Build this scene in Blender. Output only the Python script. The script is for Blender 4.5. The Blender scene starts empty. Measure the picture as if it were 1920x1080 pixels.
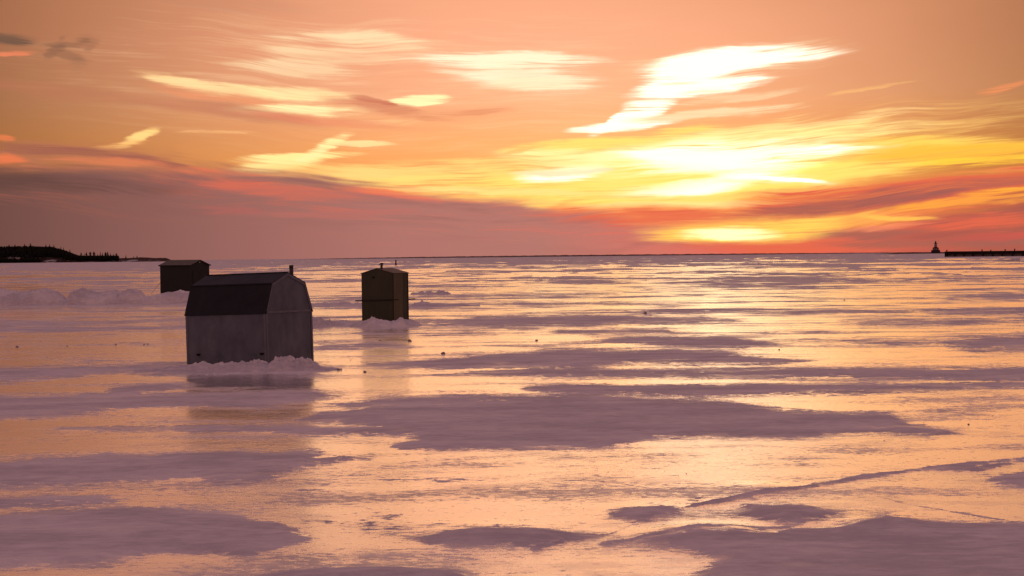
import bpy, math, random
import numpy as np
from mathutils import Matrix, Vector

random.seed(7)
scene = bpy.context.scene
R = math.radians

# ------------------------------------------------------------------ camera
CAM_H, FPX, W, H = 2.6, 3733.0, 1920.0, 1080.0
PITCH, ROLL = 0.902, -0.60
cam_d = bpy.data.cameras.new('camera')
cam = bpy.data.objects.new('camera', cam_d)
scene.collection.objects.link(cam)
cam_d.sensor_width = 36.0
cam_d.lens = 36.0 * FPX / W
cam_d.clip_start = 0.1
cam_d.clip_end = 200000.0
CM = Matrix.Rotation(R(90 - PITCH), 4, 'X') @ Matrix.Rotation(R(ROLL), 4, 'Z')
cam.matrix_world = Matrix.Translation((0, 0, CAM_H)) @ CM
scene.camera = cam
cam['label'] = 'camera'
cam['kind'] = 'helper'
CM3 = np.array(CM.to_3x3())


def ray(x, y):
    d = CM3 @ np.array([(x - W / 2) / FPX, -(y - H / 2) / FPX, -1.0])
    return d / np.linalg.norm(d)


def ground(x, y):
    d = ray(x, y)
    t = CAM_H / max(-d[2], 1e-6)
    return d[0] * t, d[1] * t


def at_depth(x, y, Y):
    d = ray(x, y)
    t = Y / d[1]
    return d[0] * t, Y, CAM_H + d[2] * t


def horizon(x):
    return 481.3 - 0.01047 * (x - 960)


def project(P):
    """world points (n,3) -> photograph pixels, used to find where things stand on the ice"""
    q = (P - np.array([0, 0, CAM_H])) @ CM3
    return W / 2 + FPX * q[:, 0] / -q[:, 2], H / 2 - FPX * q[:, 1] / -q[:, 2]


def uv(x, y):
    """sky position: azimuth and elevation in units of 100 photo pixels"""
    d = ray(x, y)
    return math.atan2(d[0], d[1]) * FPX / 100, math.asin(d[2]) * FPX / 100


# ------------------------------------------------------------------ render settings
scene.view_settings.view_transform = 'Standard'
scene.view_settings.look = 'None'
scene.view_settings.exposure = 0.0
scene.view_settings.gamma = 1.0
scene.view_settings.use_curve_mapping = False
scene.render.engine = 'CYCLES'
scene.cycles.use_denoising = True
scene.cycles.max_bounces = 6
scene.cycles.sample_clamp_indirect = 4.0

# ------------------------------------------------------------------ node helpers


class NT:
    def __init__(self, tree):
        self.t = tree

    def n(self, kind, **kw):
        nd = self.t.nodes.new(kind)
        for k, v in kw.items():
            setattr(nd, k, v)
        return nd

    def put(self, sock, v):
        if isinstance(v, bpy.types.NodeSocket):
            self.t.links.new(v, sock)
        elif isinstance(v, (tuple, list)) and len(v) == 3 and sock.type == 'RGBA':
            sock.default_value = (*v, 1)
        else:
            sock.default_value = v

    def m(self, op, a, b=0.0, c=0.0, clamp=False):
        nd = self.n('ShaderNodeMath', operation=op, use_clamp=clamp)
        for i, v in enumerate((a, b, c)):
            self.put(nd.inputs[i], v)
        return nd.outputs[0]

    def rng(self, v, a, b, c=0.0, d=1.0, smooth=True):
        nd = self.n('ShaderNodeMapRange', interpolation_type='SMOOTHSTEP' if smooth else 'LINEAR')
        nd.clamp = True
        for i, x in enumerate((v, a, b, c, d)):
            self.put(nd.inputs[i], x)
        return nd.outputs[0]

    def xyz(self, x, y, z=0.0):
        nd = self.n('ShaderNodeCombineXYZ')
        for i, v in enumerate((x, y, z)):
            self.put(nd.inputs[i], v)
        return nd.outputs[0]

    def sep(self, v):
        nd = self.n('ShaderNodeSeparateXYZ')
        self.put(nd.inputs[0], v)
        return nd.outputs

    def noise(self, vec, scale=1.0, detail=4.0, rough=0.5, dist=0.0, color=False, lac=2.0):
        nd = self.n('ShaderNodeTexNoise', noise_dimensions='3D')
        self.put(nd.inputs['Vector'], vec)
        nd.inputs['Scale'].default_value = scale
        nd.inputs['Detail'].default_value = detail
        nd.inputs['Roughness'].default_value = rough
        nd.inputs['Lacunarity'].default_value = lac
        nd.inputs['Distortion'].default_value = dist
        return nd.outputs['Color' if color else 'Fac']

    def mix(self, fac, a, b, mode='MIX'):
        nd = self.n('ShaderNodeMix', data_type='RGBA', blend_type=mode)
        nd.clamp_result = False
        self.put(nd.inputs['Factor'], fac)
        self.put(nd.inputs['A'], a)
        self.put(nd.inputs['B'], b)
        return nd.outputs['Result']

    def scl(self, col, f):
        nd = self.n('ShaderNodeVectorMath', operation='SCALE')
        self.put(nd.inputs[0], col)
        self.put(nd.inputs['Scale'], f)
        return nd.outputs[0]

    def add(self, a, b):
        nd = self.n('ShaderNodeVectorMath', operation='ADD')
        self.put(nd.inputs[0], a)
        self.put(nd.inputs[1], b)
        return nd.outputs[0]

    def mul(self, a, b):
        nd = self.n('ShaderNodeVectorMath', operation='MULTIPLY')
        self.put(nd.inputs[0], a)
        self.put(nd.inputs[1], b)
        return nd.outputs[0]

    def ramp(self, v, pts, inter='LINEAR'):
        nd = self.n('ShaderNodeValToRGB')
        cr = nd.color_ramp
        cr.interpolation = inter
        while len(cr.elements) > 1:
            cr.elements.remove(cr.elements[-1])
        first = True
        for p, c in pts:
            e = cr.elements[0] if first else cr.elements.new(p)
            e.position = p
            first = False
            e.color = (*c, 1) if isinstance(c, (tuple, list)) else (c, c, c, 1)
        self.put(nd.inputs[0], v)
        return nd.outputs[0]


def lin(r, g, b):
    def f(c):
        c /= 255.0
        return c / 12.92 if c <= 0.04045 else ((c + 0.055) / 1.055) ** 2.4
    return (f(r), f(g), f(b))


# ------------------------------------------------------------------ sky and sun
SUN_AZ, SUN_EL = R(6.0), R(2.6)
world = bpy.data.worlds.new('World')
scene.world = world
world.use_nodes = True
wt = world.node_tree
wt.nodes.clear()
N = NT(wt)
gen = N.n('ShaderNodeTexCoord').outputs['Generated']
dx, dy, dz = N.sep(gen)
K = FPX / 100.0
U = N.m('MULTIPLY', N.m('ARCTAN2', dx, dy), K)
EL = N.m('ARCSINE', dz)
V = N.m('MULTIPLY', EL, K)

# gentle bend of the streaks: they fan out from the sun
dU = N.m('SUBTRACT', U, uv(1000, 400)[0])
dUc = N.m('MINIMUM', N.m('MAXIMUM', dU, -12.0), 12.0)
V2 = N.m('SUBTRACT', V, N.m('MULTIPLY', N.m('MULTIPLY', dUc, dUc), 0.0062))

wn = N.noise(N.xyz(N.m('MULTIPLY', U, 0.5), N.m('MULTIPLY', V2, 1.5)), 1.0, 5, 0.6, color=True)
wx, wy, _ = N.sep(wn)
Uw = N.m('ADD', U, N.m('MULTIPLY', N.m('SUBTRACT', wx, 0.5), 1.1))
Vw = N.m('ADD', V, N.m('MULTIPLY', N.m('SUBTRACT', wy, 0.5), 0.26))
wl = N.noise(N.xyz(N.m('MULTIPLY', U, 0.22), N.m('MULTIPLY', V2, 0.5), 4.0), 1.0, 2, 0.5)
V2w = N.m('ADD', V2, N.m('MULTIPLY', N.m('SUBTRACT', wl, 0.5), 0.8))
PW = N.xyz(Uw, Vw)
streak = N.noise(N.xyz(N.m('MULTIPLY', Uw, 0.30), N.m('MULTIPLY', V2w, 3.2)), 1.0, 5, 0.55)
fine = N.noise(N.xyz(N.m('MULTIPLY', U, 0.55), N.m('MULTIPLY', V2w, 13.0), 3.0), 1.0, 4, 0.6)
big = N.noise(N.xyz(N.m('MULTIPLY', U, 0.16), N.m('MULTIPLY', V2w, 0.9), 9.0), 1.0, 3, 0.5)
fibre = N.noise(N.xyz(N.m('MULTIPLY', U, 0.9), N.m('MULTIPLY', V2w, 34.0), 6.0), 1.0, 3, 0.6)
sraw = N.m('ADD', N.m('ADD', N.m('MULTIPLY', streak, 0.42), N.m('MULTIPLY', fine, 0.36)), N.m('MULTIPLY', fibre, 0.22))
sfine = N.rng(sraw, 0.36, 0.64, 0.0, 1.0, smooth=False)

# base sky: vertical ramp (elevation 0..90 deg) times a slow fall-off away from the sun
t = N.m('DIVIDE', EL, math.pi / 2, clamp=True)
d2 = lambda e: e / 90.0
base = N.ramp(t, [
    (0.0, lin(238, 150, 105)),
    (d2(1.6), lin(255, 162, 92)),
    (d2(3.0), lin(255, 172, 106)),
    (d2(4.6), lin(255, 180, 138)),
    (d2(6.2), lin(252, 173, 137)),
    (d2(7.6), lin(244, 167, 130)),
    (d2(11.0), (1.06, 0.45, 0.26)),
    (d2(16.0), (0.95, 0.40, 0.26)),
    (d2(24.0), lin(196, 140, 128)),
    (d2(38.0), lin(138, 109, 121)),
    (d2(62.0), lin(124, 100, 117)),
    (1.0, lin(118, 97, 115))])
dUs = N.m('DIVIDE', N.m('SUBTRACT', U, uv(1010, 300)[0]), 10.2)
fall = N.m('POWER', 2.718, N.m('MULTIPLY', N.m('MULTIPLY', dUs, dUs), -1.0))
fallc = N.m('MAXIMUM', fall, 0.30)
# away from the horizon the fall-off fades out (azimuth means little near the zenith)
fz = N.rng(t, d2(8.0), d2(15))
fallk = N.m('ADD', N.m('MULTIPLY', fallc, N.m('SUBTRACT', 1.0, fz)), N.m('MULTIPLY', fz, 0.92))
tint = N.mix(N.m('SUBTRACT', 1.0, fallk), (1, 1, 1), (1.0, 0.84, 0.62))
sky = N.mul(N.scl(base, fallk), tint)
sky = N.scl(sky, N.m('ADD', 0.93, N.m('MULTIPLY', big, 0.14)))

# physical sky underneath, faint at this low sun
nis = N.n('ShaderNodeTexSky', sky_type='NISHITA')
nis.sun_disc = False
nis.sun_elevation = SUN_EL
nis.sun_rotation = SUN_AZ
nis.dust_density = 3.0
sky = N.add(sky, N.scl(nis.outputs[0], 0.003))


def blob(x, y, a, b, ang=0.0, warped=True, amt=0.9, lo=0.05, soft=0.62, tex=None):
    """soft streaky cloud shape: a,b half sizes in photo pixels, ang degrees up to the right"""
    u, v = uv(x, y)
    mp = N.n('ShaderNodeMapping', vector_type='TEXTURE')
    mp.inputs['Location'].default_value = (u, v, 0)
    mp.inputs['Rotation'].default_value = (0, 0, R(ang))
    mp.inputs['Scale'].default_value = (a / 100, b / 100, 1)
    N.put(mp.inputs['Vector'], PW if warped else PU)
    g = N.n('ShaderNodeTexGradient', gradient_type='SPHERICAL')
    N.put(g.inputs[0], mp.outputs[0])
    g = g.outputs['Fac']
    if amt:
        tx = sfine if tex is None else tex
        g = N.m('MULTIPLY', g, N.m('MULTIPLY_ADD', tx, 2 * amt, 1 - amt))
    return N.rng(g, lo, lo + soft)


PU = N.xyz(U, V)


def paint(col, x, y, a, b, ang=0.0, op=1.0, **kw):
    global sky
    m_ = blob(x, y, a, b, ang, **kw)
    if True:
        m_ = N.m('MULTIPLY', m_, N.m('MULTIPLY_ADD', sfine, 0.75 * op, 0.62 * op))
        m_ = N.m('MINIMUM', m_, 1.0)
    sky = N.mix(m_, sky, col)


def glow(col, x, y, a, b, ang=0.0, **kw):
    global sky
    kw.setdefault('amt', 0.5)
    kw.setdefault('lo', 0.0)
    kw.setdefault('soft', 1.0)
    sky = N.add(sky, N.scl(col, blob(x, y, a, b, ang, **kw)))


WHITE = (1.5, 1.3, 0.98)
CREAM = (1.08, 0.80, 0.46)
YEL = (1.25, 0.82, 0.18)
GOLD = (1.15, 0.62, 0.10)
ORA = (1.0, 0.36, 0.10)
RED = lin(234, 106, 76)
MAU = lin(168, 100, 86)
MAUP = lin(182, 116, 110)

# --- glow of the hidden sun through the veil
glow((0.12, 0.03, 0.0), 1300, 320, 900, 170, amt=0.3)
glow((0.30, 0.46, 0.04), 1350, 318, 600, 90, 2, amt=0.8)
glow((0.2, 0.34, 0.06), 1330, 314, 420, 84, 3, amt=0.9)
glow((0.9, 0.9, 0.75), 1320, 306, 300, 66, 4, amt=0.85)

# --- thin cirrus haze drawn out over the upper sky
veil = N.m('MULTIPLY', N.rng(sraw, 0.47, 0.63), blob(760, 150, 900, 190, -2, amt=0.3, soft=0.9))
sky = N.mix(N.m('MULTIPLY', veil, 0.42), sky, (1.08, 0.66, 0.36))
veil2 = N.m('MULTIPLY', N.rng(sraw, 0.50, 0.36), blob(600, 200, 800, 150, -3, amt=0.3, soft=0.9))
sky = N.mix(N.m('MULTIPLY', veil2, 0.22), sky, lin(214, 124, 92))
veil3 = N.m('MULTIPLY', N.rng(sraw, 0.46, 0.60), blob(1500, 270, 700, 90, 4, amt=0.3, soft=0.9))
sky = N.mix(N.m('MULTIPLY', veil3, 0.6), sky, (1.2, 0.72, 0.2))
# --- upper cream streaks
paint(CREAM, 650, 72, 210, 14, -2, 0.55)
paint(CREAM, 700, 80, 150, 26, -5, 0.6)
paint(CREAM, 640, 106, 190, 22, -3, 0.45)
paint(CREAM, 560, 128, 160, 22, -2, 0.55)
paint((1.3, 0.98, 0.66), 960, 113, 230, 20, -2, 0.95, soft=0.45)
paint((1.3, 0.98, 0.66), 960, 135, 200, 40, -7, 0.8)
paint((1.2, 0.9, 0.56), 1000, 156, 130, 18, 2, 0.8)
paint((1.1, 0.70, 0.32), 335, 154, 105, 15, -10, 0.85)
paint((1.1, 0.76, 0.36), 450, 170, 190, 17, -6, 0.8)
paint(lin(248, 150, 104), 420, 182, 200, 14, -8, 0.5)
paint((1.2, 0.88, 0.42), 560, 176, 130, 18, -2, 0.6)
paint((1.2, 0.92, 0.45), 560, 206, 170, 16, 0, 0.95)
paint((1.25, 1.0, 0.5), 785, 187, 72, 15, 2, 0.95, soft=0.45)
paint((1.1, 0.62, 0.28), 740, 228, 90, 9, 0, 0.5)
paint(lin(215, 128, 96), 740, 205, 170, 16, -9, 0.65)
paint(lin(208, 118, 92), 690, 186, 60, 7, -12, 0.6)
paint(lin(218, 128, 92), 880, 214, 110, 12, 3, 0.5)
paint(lin(205, 132, 98), 420, 206, 260, 22, -8, 0.75, amt=0.5)
paint(lin(190, 118, 88), 130, 172, 260, 18, -7, 0.45, amt=0.5)
paint(lin(178, 122, 100), 420, 4, 240, 26, -6, 0.16)
paint(lin(240, 138, 104), 620, 226, 220, 14, -5, 0.5)
# --- small left marks
paint(lin(122, 90, 72), 12, 74, 74, 17, -4, 0.85, soft=0.8)
paint(lin(132, 94, 72), 148, 75, 22, 15, -10, 0.6, soft=0.8)
paint(lin(146, 102, 78), 112, 70, 16, 7, 50, 0.4, soft=0.8)
paint(lin(142, 98, 76), 126, 87, 56, 9, -2, 0.5, soft=0.8)
paint(lin(138, 96, 76), 104, 98, 26, 13, 30, 0.5, soft=0.8)
paint(lin(142, 98, 76), 134, 108, 50, 9, -16, 0.45, soft=0.8)
paint(lin(150, 104, 80), 168, 84, 13, 22, 10, 0.4, soft=0.8)
paint(lin(156, 108, 84), 146, 118, 20, 20, 0, 0.35, soft=0.9)
paint(lin(240, 135, 95), 20, 102, 62, 6, 4, 0.8)
# --- great white plume
paint(CREAM, 1380, 118, 250, 50, 5, 0.7, soft=0.9)
paint(WHITE, 1410, 106, 200, 24, 1, 0.95, soft=0.6)
paint(WHITE, 1350, 116, 170, 36, 8, 1.0, soft=0.5)
paint(WHITE, 1290, 140, 140, 40, 18, 1.0, soft=0.5)
paint(WHITE, 1330, 162, 150, 22, 8, 1.0, soft=0.5)
paint(WHITE, 1235, 184, 105, 34, 30, 1.0, soft=0.5)
paint(WHITE, 1165, 224, 90, 17, 24, 1.0, soft=0.5)
paint(WHITE, 1170, 236, 130, 13, 5, 0.95, soft=0.5)
paint(lin(255, 226, 170), 1270, 157, 60, 5, 2, 0.6, soft=0.8)
paint(lin(255, 232, 180), 1330, 172, 70, 5, 4, 0.5, soft=0.8)
paint(CREAM, 1330, 212, 210, 12, 4, 0.75)
paint(CREAM, 1390, 180, 170, 10, 6, 0.5)
paint(YEL, 1290, 243, 90, 10, 4, 0.7)
# --- middle yellow streaks
paint((1.15, 0.75, 0.3), 1520, 232, 270, 12, 6, 0.85)
paint((1.15, 0.8, 0.3), 1440, 228, 150, 16, 8, 0.7)
paint((1.25, 0.95, 0.35), 1400, 262, 420, 26, 4, 0.9, amt=0.7)
paint((1.2, 0.72, 0.12), 1620, 278, 360, 26, 1, 0.85, amt=0.7)
paint((1.12, 0.55, 0.06), 1800, 285, 280, 24, 2, 0.8)
paint((1.2, 0.68, 0.06), 1840, 300, 280, 14, 4, 0.85)
paint((1.1, 0.6, 0.2), 1640, 166, 100, 5, 7, 0.4)
paint(lin(250, 150, 95), 1885, 164, 80, 8, 11, 0.75)
paint(WHITE, 1310, 298, 400, 44, 3, 0.9, amt=1.0, soft=0.6)
paint(WHITE, 1290, 352, 200, 24, 5, 0.95, amt=0.8)
paint(YEL, 1240, 334, 210, 12, 5, 0.8, amt=0.9)
paint(YEL, 1200, 374, 190, 12, 1, 0.8, amt=0.9)
paint((1.2, 0.8, 0.2), 1330, 372, 260, 12, 4, 0.7, amt=0.9)
paint(WHITE, 1450, 334, 150, 14, -6, 0.9, amt=0.5)
paint(YEL, 1560, 332, 240, 26, 5, 0.85, amt=0.7)
paint(YEL, 1120, 268, 230, 14, 3, 0.8)
paint((1.25, 1.0, 0.4), 1080, 300, 200, 30, -4, 0.8)
paint(YEL, 1080, 340, 330, 44, 2, 0.85, amt=0.8)
paint(WHITE, 1050, 326, 110, 22, 4, 0.85)
paint(YEL, 1030, 372, 70, 22, 26, 0.85)
paint((1.2, 0.75, 0.22), 800, 322, 380, 30, 3, 0.8, amt=0.9)
paint((1.2, 0.78, 0.2), 760, 338, 300, 16, 3, 0.7)
paint((1.2, 0.8, 0.25), 930, 358, 300, 10, -2, 0.85, amt=0.5)
paint((1.22, 0.9, 0.35), 560, 292, 160, 12, 2, 0.9)
paint((1.22, 0.9, 0.35), 520, 308, 120, 22, 8, 0.85)
paint((1.22, 0.92, 0.4), 605, 276, 80, 15, 24, 0.95)
paint((1.2, 0.85, 0.38), 670, 267, 90, 7, -2, 0.7)
paint((1.15, 0.7, 0.22), 600, 322, 250, 20, 0, 0.6)
paint((1.15, 0.72, 0.25), 255, 260, 52, 12, 22, 0.95, amt=0.5)
paint((1.1, 0.56, 0.18), 215, 273, 70, 8, 6, 0.7)
paint((1.1, 0.6, 0.25), 400, 248, 90, 5, 2, 0.35)
paint(lin(245, 130, 80), 5, 258, 30, 8, -4, 0.7)

paint((1.5, 1.4, 1.1), 1470, 337, 110, 6, -5, 0.95, amt=0.3)
paint(CREAM, 1060, 322, 130, 9, 2, 0.8)
paint((1.1, 0.5, 0.15), 975, 280, 60, 6, 8, 0.6)
paint((1.15, 0.62, 0.16), 900, 372, 260, 8, -3, 0.6)
paint((1.2, 0.85, 0.3), 1290, 384, 300, 10, 0, 0.7)
paint((1.1, 0.5, 0.12), 1560, 352, 250, 8, 4, 0.55)
paint((1.12, 0.5, 0.10), 1880, 318, 160, 9, 4, 0.6)
# --- upper rolled edge of the bank, left
paint(lin(188, 116, 86), 150, 298, 320, 42, -3, 0.8, amt=0.7)
paint(lin(160, 96, 80), 90, 282, 230, 14, -4, 0.7)
paint(lin(168, 100, 82), 290, 300, 90, 12, -10, 0.7)
paint(lin(236, 132, 88), 200, 303, 140, 13, -2, 0.6)
paint(lin(240, 125, 80), 10, 298, 60, 16, -2, 0.9)
paint(lin(222, 128, 92), 110, 316, 180, 10, 0, 0.5)
paint(lin(245, 128, 84), 420, 330, 190, 24, -3, 0.8, amt=0.6)

# --- the long mauve bank along the horizon
edge = N.ramp(N.m('DIVIDE', N.m('ADD', Uw, 14.0), 28.0, clamp=True),
              [(0.0, 1.72 / 4), (0.18, 1.70 / 4), (0.30, 1.66 / 4), (0.36, 1.52 / 4), (0.42, 1.25 / 4),
               (0.50, 1.05 / 4), (0.56, 0.78 / 4), (0.60, 0.45 / 4), (0.68, 0.22 / 4), (0.76, 0.5 / 4), (0.86, 1.1 / 4), (1.0, 1.5 / 4)])
edge = N.m('MULTIPLY', edge, 4.0)
ed = N.m('SUBTRACT', edge, N.m('ADD', V, N.m('MULTIPLY', N.m('SUBTRACT', streak, 0.5), 0.75)))
bankm = N.rng(ed, -0.14, 0.16)
bankc = N.ramp(N.m('DIVIDE', N.m('ADD', U, 14.0), 28.0, clamp=True),
               [(0.0, lin(104, 70, 66)), (0.16, lin(112, 76, 70)), (0.30, lin(150, 100, 94)), (0.42, lin(176, 116, 108)),
                (0.52, lin(184, 120, 110)), (0.60, lin(214, 118, 104)), (0.68, lin(236, 108, 92)), (0.76, lin(200, 96, 80)),
                (0.86, lin(164, 92, 78)), (1.0, lin(146, 84, 70))])
# reddish underlighting breaks the bank up near its top
redm = N.m('MULTIPLY', N.rng(sraw, 0.5, 0.62), N.rng(ed, 1.1, 0.05))
rc = N.mix(N.rng(U, -9.0, -1.0), lin(160, 92, 78), lin(232, 112, 92))
bankc = N.mix(N.m('MULTIPLY', redm, 0.75), bankc, rc)
darkm = N.m('MULTIPLY', N.rng(streak, 0.5, 0.34), N.rng(ed, 1.3, 0.3))
bankc = N.mix(N.m('MULTIPLY', darkm, 0.3), bankc, lin(120, 80, 78))
sky = N.mix(N.m('MULTIPLY', bankm, 0.97), sky, bankc)
paint(lin(92, 66, 60), 60, 342, 360, 22, -3, 0.55, soft=0.8)
paint(lin(225, 112, 88), 560, 360, 240, 22, -4, 0.5)
paint(lin(150, 98, 92), 600, 345, 110, 10, -8, 0.6)
paint(lin(246, 120, 90), 720, 362, 140, 12, -10, 0.55)
paint(lin(200, 110, 98), 620, 402, 220, 10, 0, 0.4)
paint(lin(186, 100, 92), 420, 396, 90, 10, -2, 0.5)
# --- red streaks right of the sun, and the dark ones over them
paint(RED, 1260, 408, 330, 30, -2, 0.8)
paint(RED, 1640, 380, 420, 60, 6, 0.92, amt=0.6, soft=0.6)
paint(RED, 1850, 350, 300, 50, 6, 0.75, amt=0.6)
paint(MAU, 1600, 384, 190, 26, 5, 0.6)
paint(MAU, 1800, 350, 260, 18, 5, 0.6)
paint(MAU, 1460, 400, 160, 16, 2, 0.55)
paint(lin(150, 92, 88), 1690, 372, 180, 18, 6, 0.5)
paint((1.05, 0.40, 0.06), 1850, 376, 240, 15, 5, 0.85)
paint((1.1, 0.48, 0.05), 1890, 358, 110, 8, 4, 0.85)
paint(RED, 1800, 420, 260, 22, 2, 0.8)
paint(RED, 1500, 462, 330, 22, 0, 0.75, amt=0.4)
paint((1.15, 0.5, 0.10), 1480, 425, 330, 24, 4, 0.7)
paint((1.2, 0.72, 0.12), 1400, 432, 240, 32, 2, 0.95, amt=0.5)
paint((1.5, 1.25, 0.6), 1370, 438, 120, 18, 0, 1.0, amt=0.4)
paint(MAU, 1640, 436, 160, 16, 0, 0.75)
paint(MAU, 1760, 455, 260, 14, 0, 0.7)
paint((1.15, 0.55, 0.10), 1690, 408, 90, 6, -2, 0.95, amt=0.3)
paint((1.02, 0.30, 0.14), 1670, 424, 130, 8, 4, 0.6)
paint(lin(205, 90, 78), 1860, 446, 130, 10, 3, 0.6)

bg = N.n('ShaderNodeBackground')
N.put(bg.inputs['Color'], sky)
bg.inputs['Strength'].default_value = 1.0
out = N.n('ShaderNodeOutputWorld')
wt.links.new(bg.outputs[0], out.inputs[0])
world.cycles.sampling_method = 'MANUAL'
world.cycles.sample_map_resolution = 1024

sun_d = bpy.data.lights.new('sun', 'SUN')
sun_d.energy = 0.05
sun_d.angle = R(25)
sun_d.color = (1.0, 0.55, 0.25)
sun = bpy.data.objects.new('sun', sun_d)
scene.collection.objects.link(sun)
sdir = Vector((math.sin(SUN_AZ) * math.cos(SUN_EL), math.cos(SUN_AZ) * math.cos(SUN_EL), math.sin(SUN_EL)))
sun.rotation_euler = sdir.to_track_quat('Z', 'Y').to_euler()
sun.location = (0, 0, 50)

# ------------------------------------------------------------------ generic builders


def tag(o, label=None, cat=None, group=None, kind=None):
    if label:
        o['label'] = label
    if cat:
        o['category'] = cat
    if group:
        o['group'] = group
    if kind:
        o['kind'] = kind
    return o


def link(name, verts, faces, mat, parent=None, smooth=False):
    me = bpy.data.meshes.new(name)
    me.from_pydata([tuple(map(float, v)) for v in verts], [], faces)
    me.update()
    if smooth:
        me.polygons.foreach_set('use_smooth', [True] * len(me.polygons))
    o = bpy.data.objects.new(name, me)
    scene.collection.objects.link(o)
    if mat:
        me.materials.append(mat)
    if parent:
        o.parent = parent
    return o


def empty(name, loc, rz=0.0, rx=0.0, ry=0.0):
    o = bpy.data.objects.new(name, None)
    scene.collection.objects.link(o)
    o.location = loc
    o.rotation_euler = (rx, ry, rz)
    o.empty_display_size = 0.2
    return o


class MB:
    def __init__(self):
        self.v, self.f = [], []

    def poly(self, pts, thick, nrm):
        """a plate: polygon pts pushed back along nrm by thick"""
        n = len(pts)
        b = len(self.v)
        nrm = Vector(nrm).normalized()
        self.v += [Vector(p) for p in pts] + [Vector(p) - nrm * thick for p in pts]
        self.f.append(tuple(range(b, b + n)))
        self.f.append(tuple(range(b + 2 * n - 1, b + n - 1, -1)))
        for i in range(n):
            j = (i + 1) % n
            self.f.append((b + i, b + n + i, b + n + j, b + j))
        return self

    def box(self, x0, x1, y0, y1, z0, z1):
        return self.poly([(x0, y0, z1), (x1, y0, z1), (x1, y1, z1), (x0, y1, z1)], z1 - z0, (0, 0, 1))

    def bar(self, p, q, w, h, up=(0, 0, 1)):
        p, q = Vector(p), Vector(q)
        d = (q - p).normalized()
        s = d.cross(Vector(up)).normalized()
        u = s.cross(d).normalized()
        b = len(self.v)
        for c in (p, q):
            for a, e in ((-1, -1), (1, -1), (1, 1), (-1, 1)):
                self.v.append(c + s * a * w / 2 + u * e * h / 2)
        self.f += [(b, b + 3, b + 2, b + 1), (b + 4, b + 5, b + 6, b + 7)]
        for i in range(4):
            j = (i + 1) % 4
            self.f.append((b + i, b + j, b + 4 + j, b + 4 + i))
        return self

    def tube(self, pts, rad, n=12, cap=True):
        pts = [Vector(p) for p in pts]
        rad = rad if isinstance(rad, (list, tuple)) else [rad] * len(pts)
        b = len(self.v)
        for i, p in enumerate(pts):
            d = (pts[min(i + 1, len(pts) - 1)] - pts[max(i - 1, 0)]).normalized()
            a = d.orthogonal().normalized() if abs(d.z) < 0.99 else Vector((1, 0, 0))
            c = d.cross(a)
            for k in range(n):
                th = 2 * math.pi * k / n
                self.v.append(p + (a * math.cos(th) + c * math.sin(th)) * rad[i])
        for i in range(len(pts) - 1):
            for k in range(n):
                l = (k + 1) % n
                self.f.append((b + i * n + k, b + i * n + l, b + (i + 1) * n + l, b + (i + 1) * n + k))
        if cap:
            self.f.append(tuple(b + k for k in range(n - 1, -1, -1)))
            e = b + (len(pts) - 1) * n
            self.f.append(tuple(e + k for k in range(n)))
        return self

    def build(self, name, mat, parent=None, smooth=False):
        return link(name, self.v, self.f, mat, parent, smooth)


def mat_new(name):
    m = bpy.data.materials.new(name)
    m.use_nodes = True
    m.node_tree.nodes.clear()
    n = NT(m.node_tree)
    o = n.n('ShaderNodeOutputMaterial')
    return m, n, o


def simple(name, col, rough=0.8, spec=0.3, var=0.25, scale=6.0, stretch=(1, 1, 1), bump=0.0, metal=0.0):
    m, n, o = mat_new(name)
    p = n.n('ShaderNodeBsdfPrincipled')
    tc = n.n('ShaderNodeTexCoord').outputs['Object']
    mp = n.n('ShaderNodeMapping')
    mp.inputs['Scale'].default_value = stretch
    n.put(mp.inputs['Vector'], tc)
    a = n.noise(mp.outputs[0], scale, 5, 0.6)
    b = n.noise(tc, scale * 0.35, 3, 0.5)
    f = n.m('ADD', n.m('MULTIPLY', a, 0.6), n.m('MULTIPLY', b, 0.4))
    k = n.rng(f, 0.3, 0.7, 1 - var, 1 + var, smooth=False)
    n.put(p.inputs['Base Color'], n.scl(col, k))
    p.inputs['Roughness'].default_value = rough
    p.inputs['Specular IOR Level'].default_value = spec
    p.inputs['Metallic'].default_value = metal
    if bump:
        bp = n.n('ShaderNodeBump')
        bp.inputs['Distance'].default_value = bump
        bp.inputs['Strength'].default_value = 0.8
        n.put(bp.inputs['Height'], a)
        n.put(p.inputs['Normal'], bp.outputs[0])
    m.node_tree.links.new(p.outputs[0], o.inputs[0])
    return m


# ------------------------------------------------------------------ numpy noise
_rs = np.random.RandomState(11)
_perm = _rs.permutation(512)
_perm = np.concatenate([_perm, _perm, _perm])
_grad = np.stack([np.cos(np.linspace(0, 2 * np.pi, 512, endpoint=False)), np.sin(np.linspace(0, 2 * np.pi, 512, endpoint=False))], 1)


def pnoise(x, y):
    xi, yi = np.floor(x).astype(np.int64), np.floor(y).astype(np.int64)
    xf, yf = x - xi, y - yi
    xi &= 511
    yi &= 511
    s = lambda t_: t_ * t_ * t_ * (t_ * (t_ * 6 - 15) + 10)
    u_, v_ = s(xf), s(yf)

    def g(a, b):
        h = _perm[_perm[(xi + a) & 511] + ((yi + b) & 511)] & 511
        gr = _grad[h]
        return gr[..., 0] * (xf - a) + gr[..., 1] * (yf - b)
    return (g(0, 0) * (1 - u_) + g(1, 0) * u_) * (1 - v_) + (g(0, 1) * (1 - u_) + g(1, 1) * u_) * v_


def fbm(x, y, octs=4, gain=0.5, lac=2.03):
    a, s, tot = 1.0, 0.0, 0.0
    for i in range(octs):
        s = s + a * pnoise(x + 17.3 * i, y - 9.1 * i)
        tot += a
        a *= gain
        x, y = x * lac, y * lac
    return s / tot * 1.6


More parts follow.
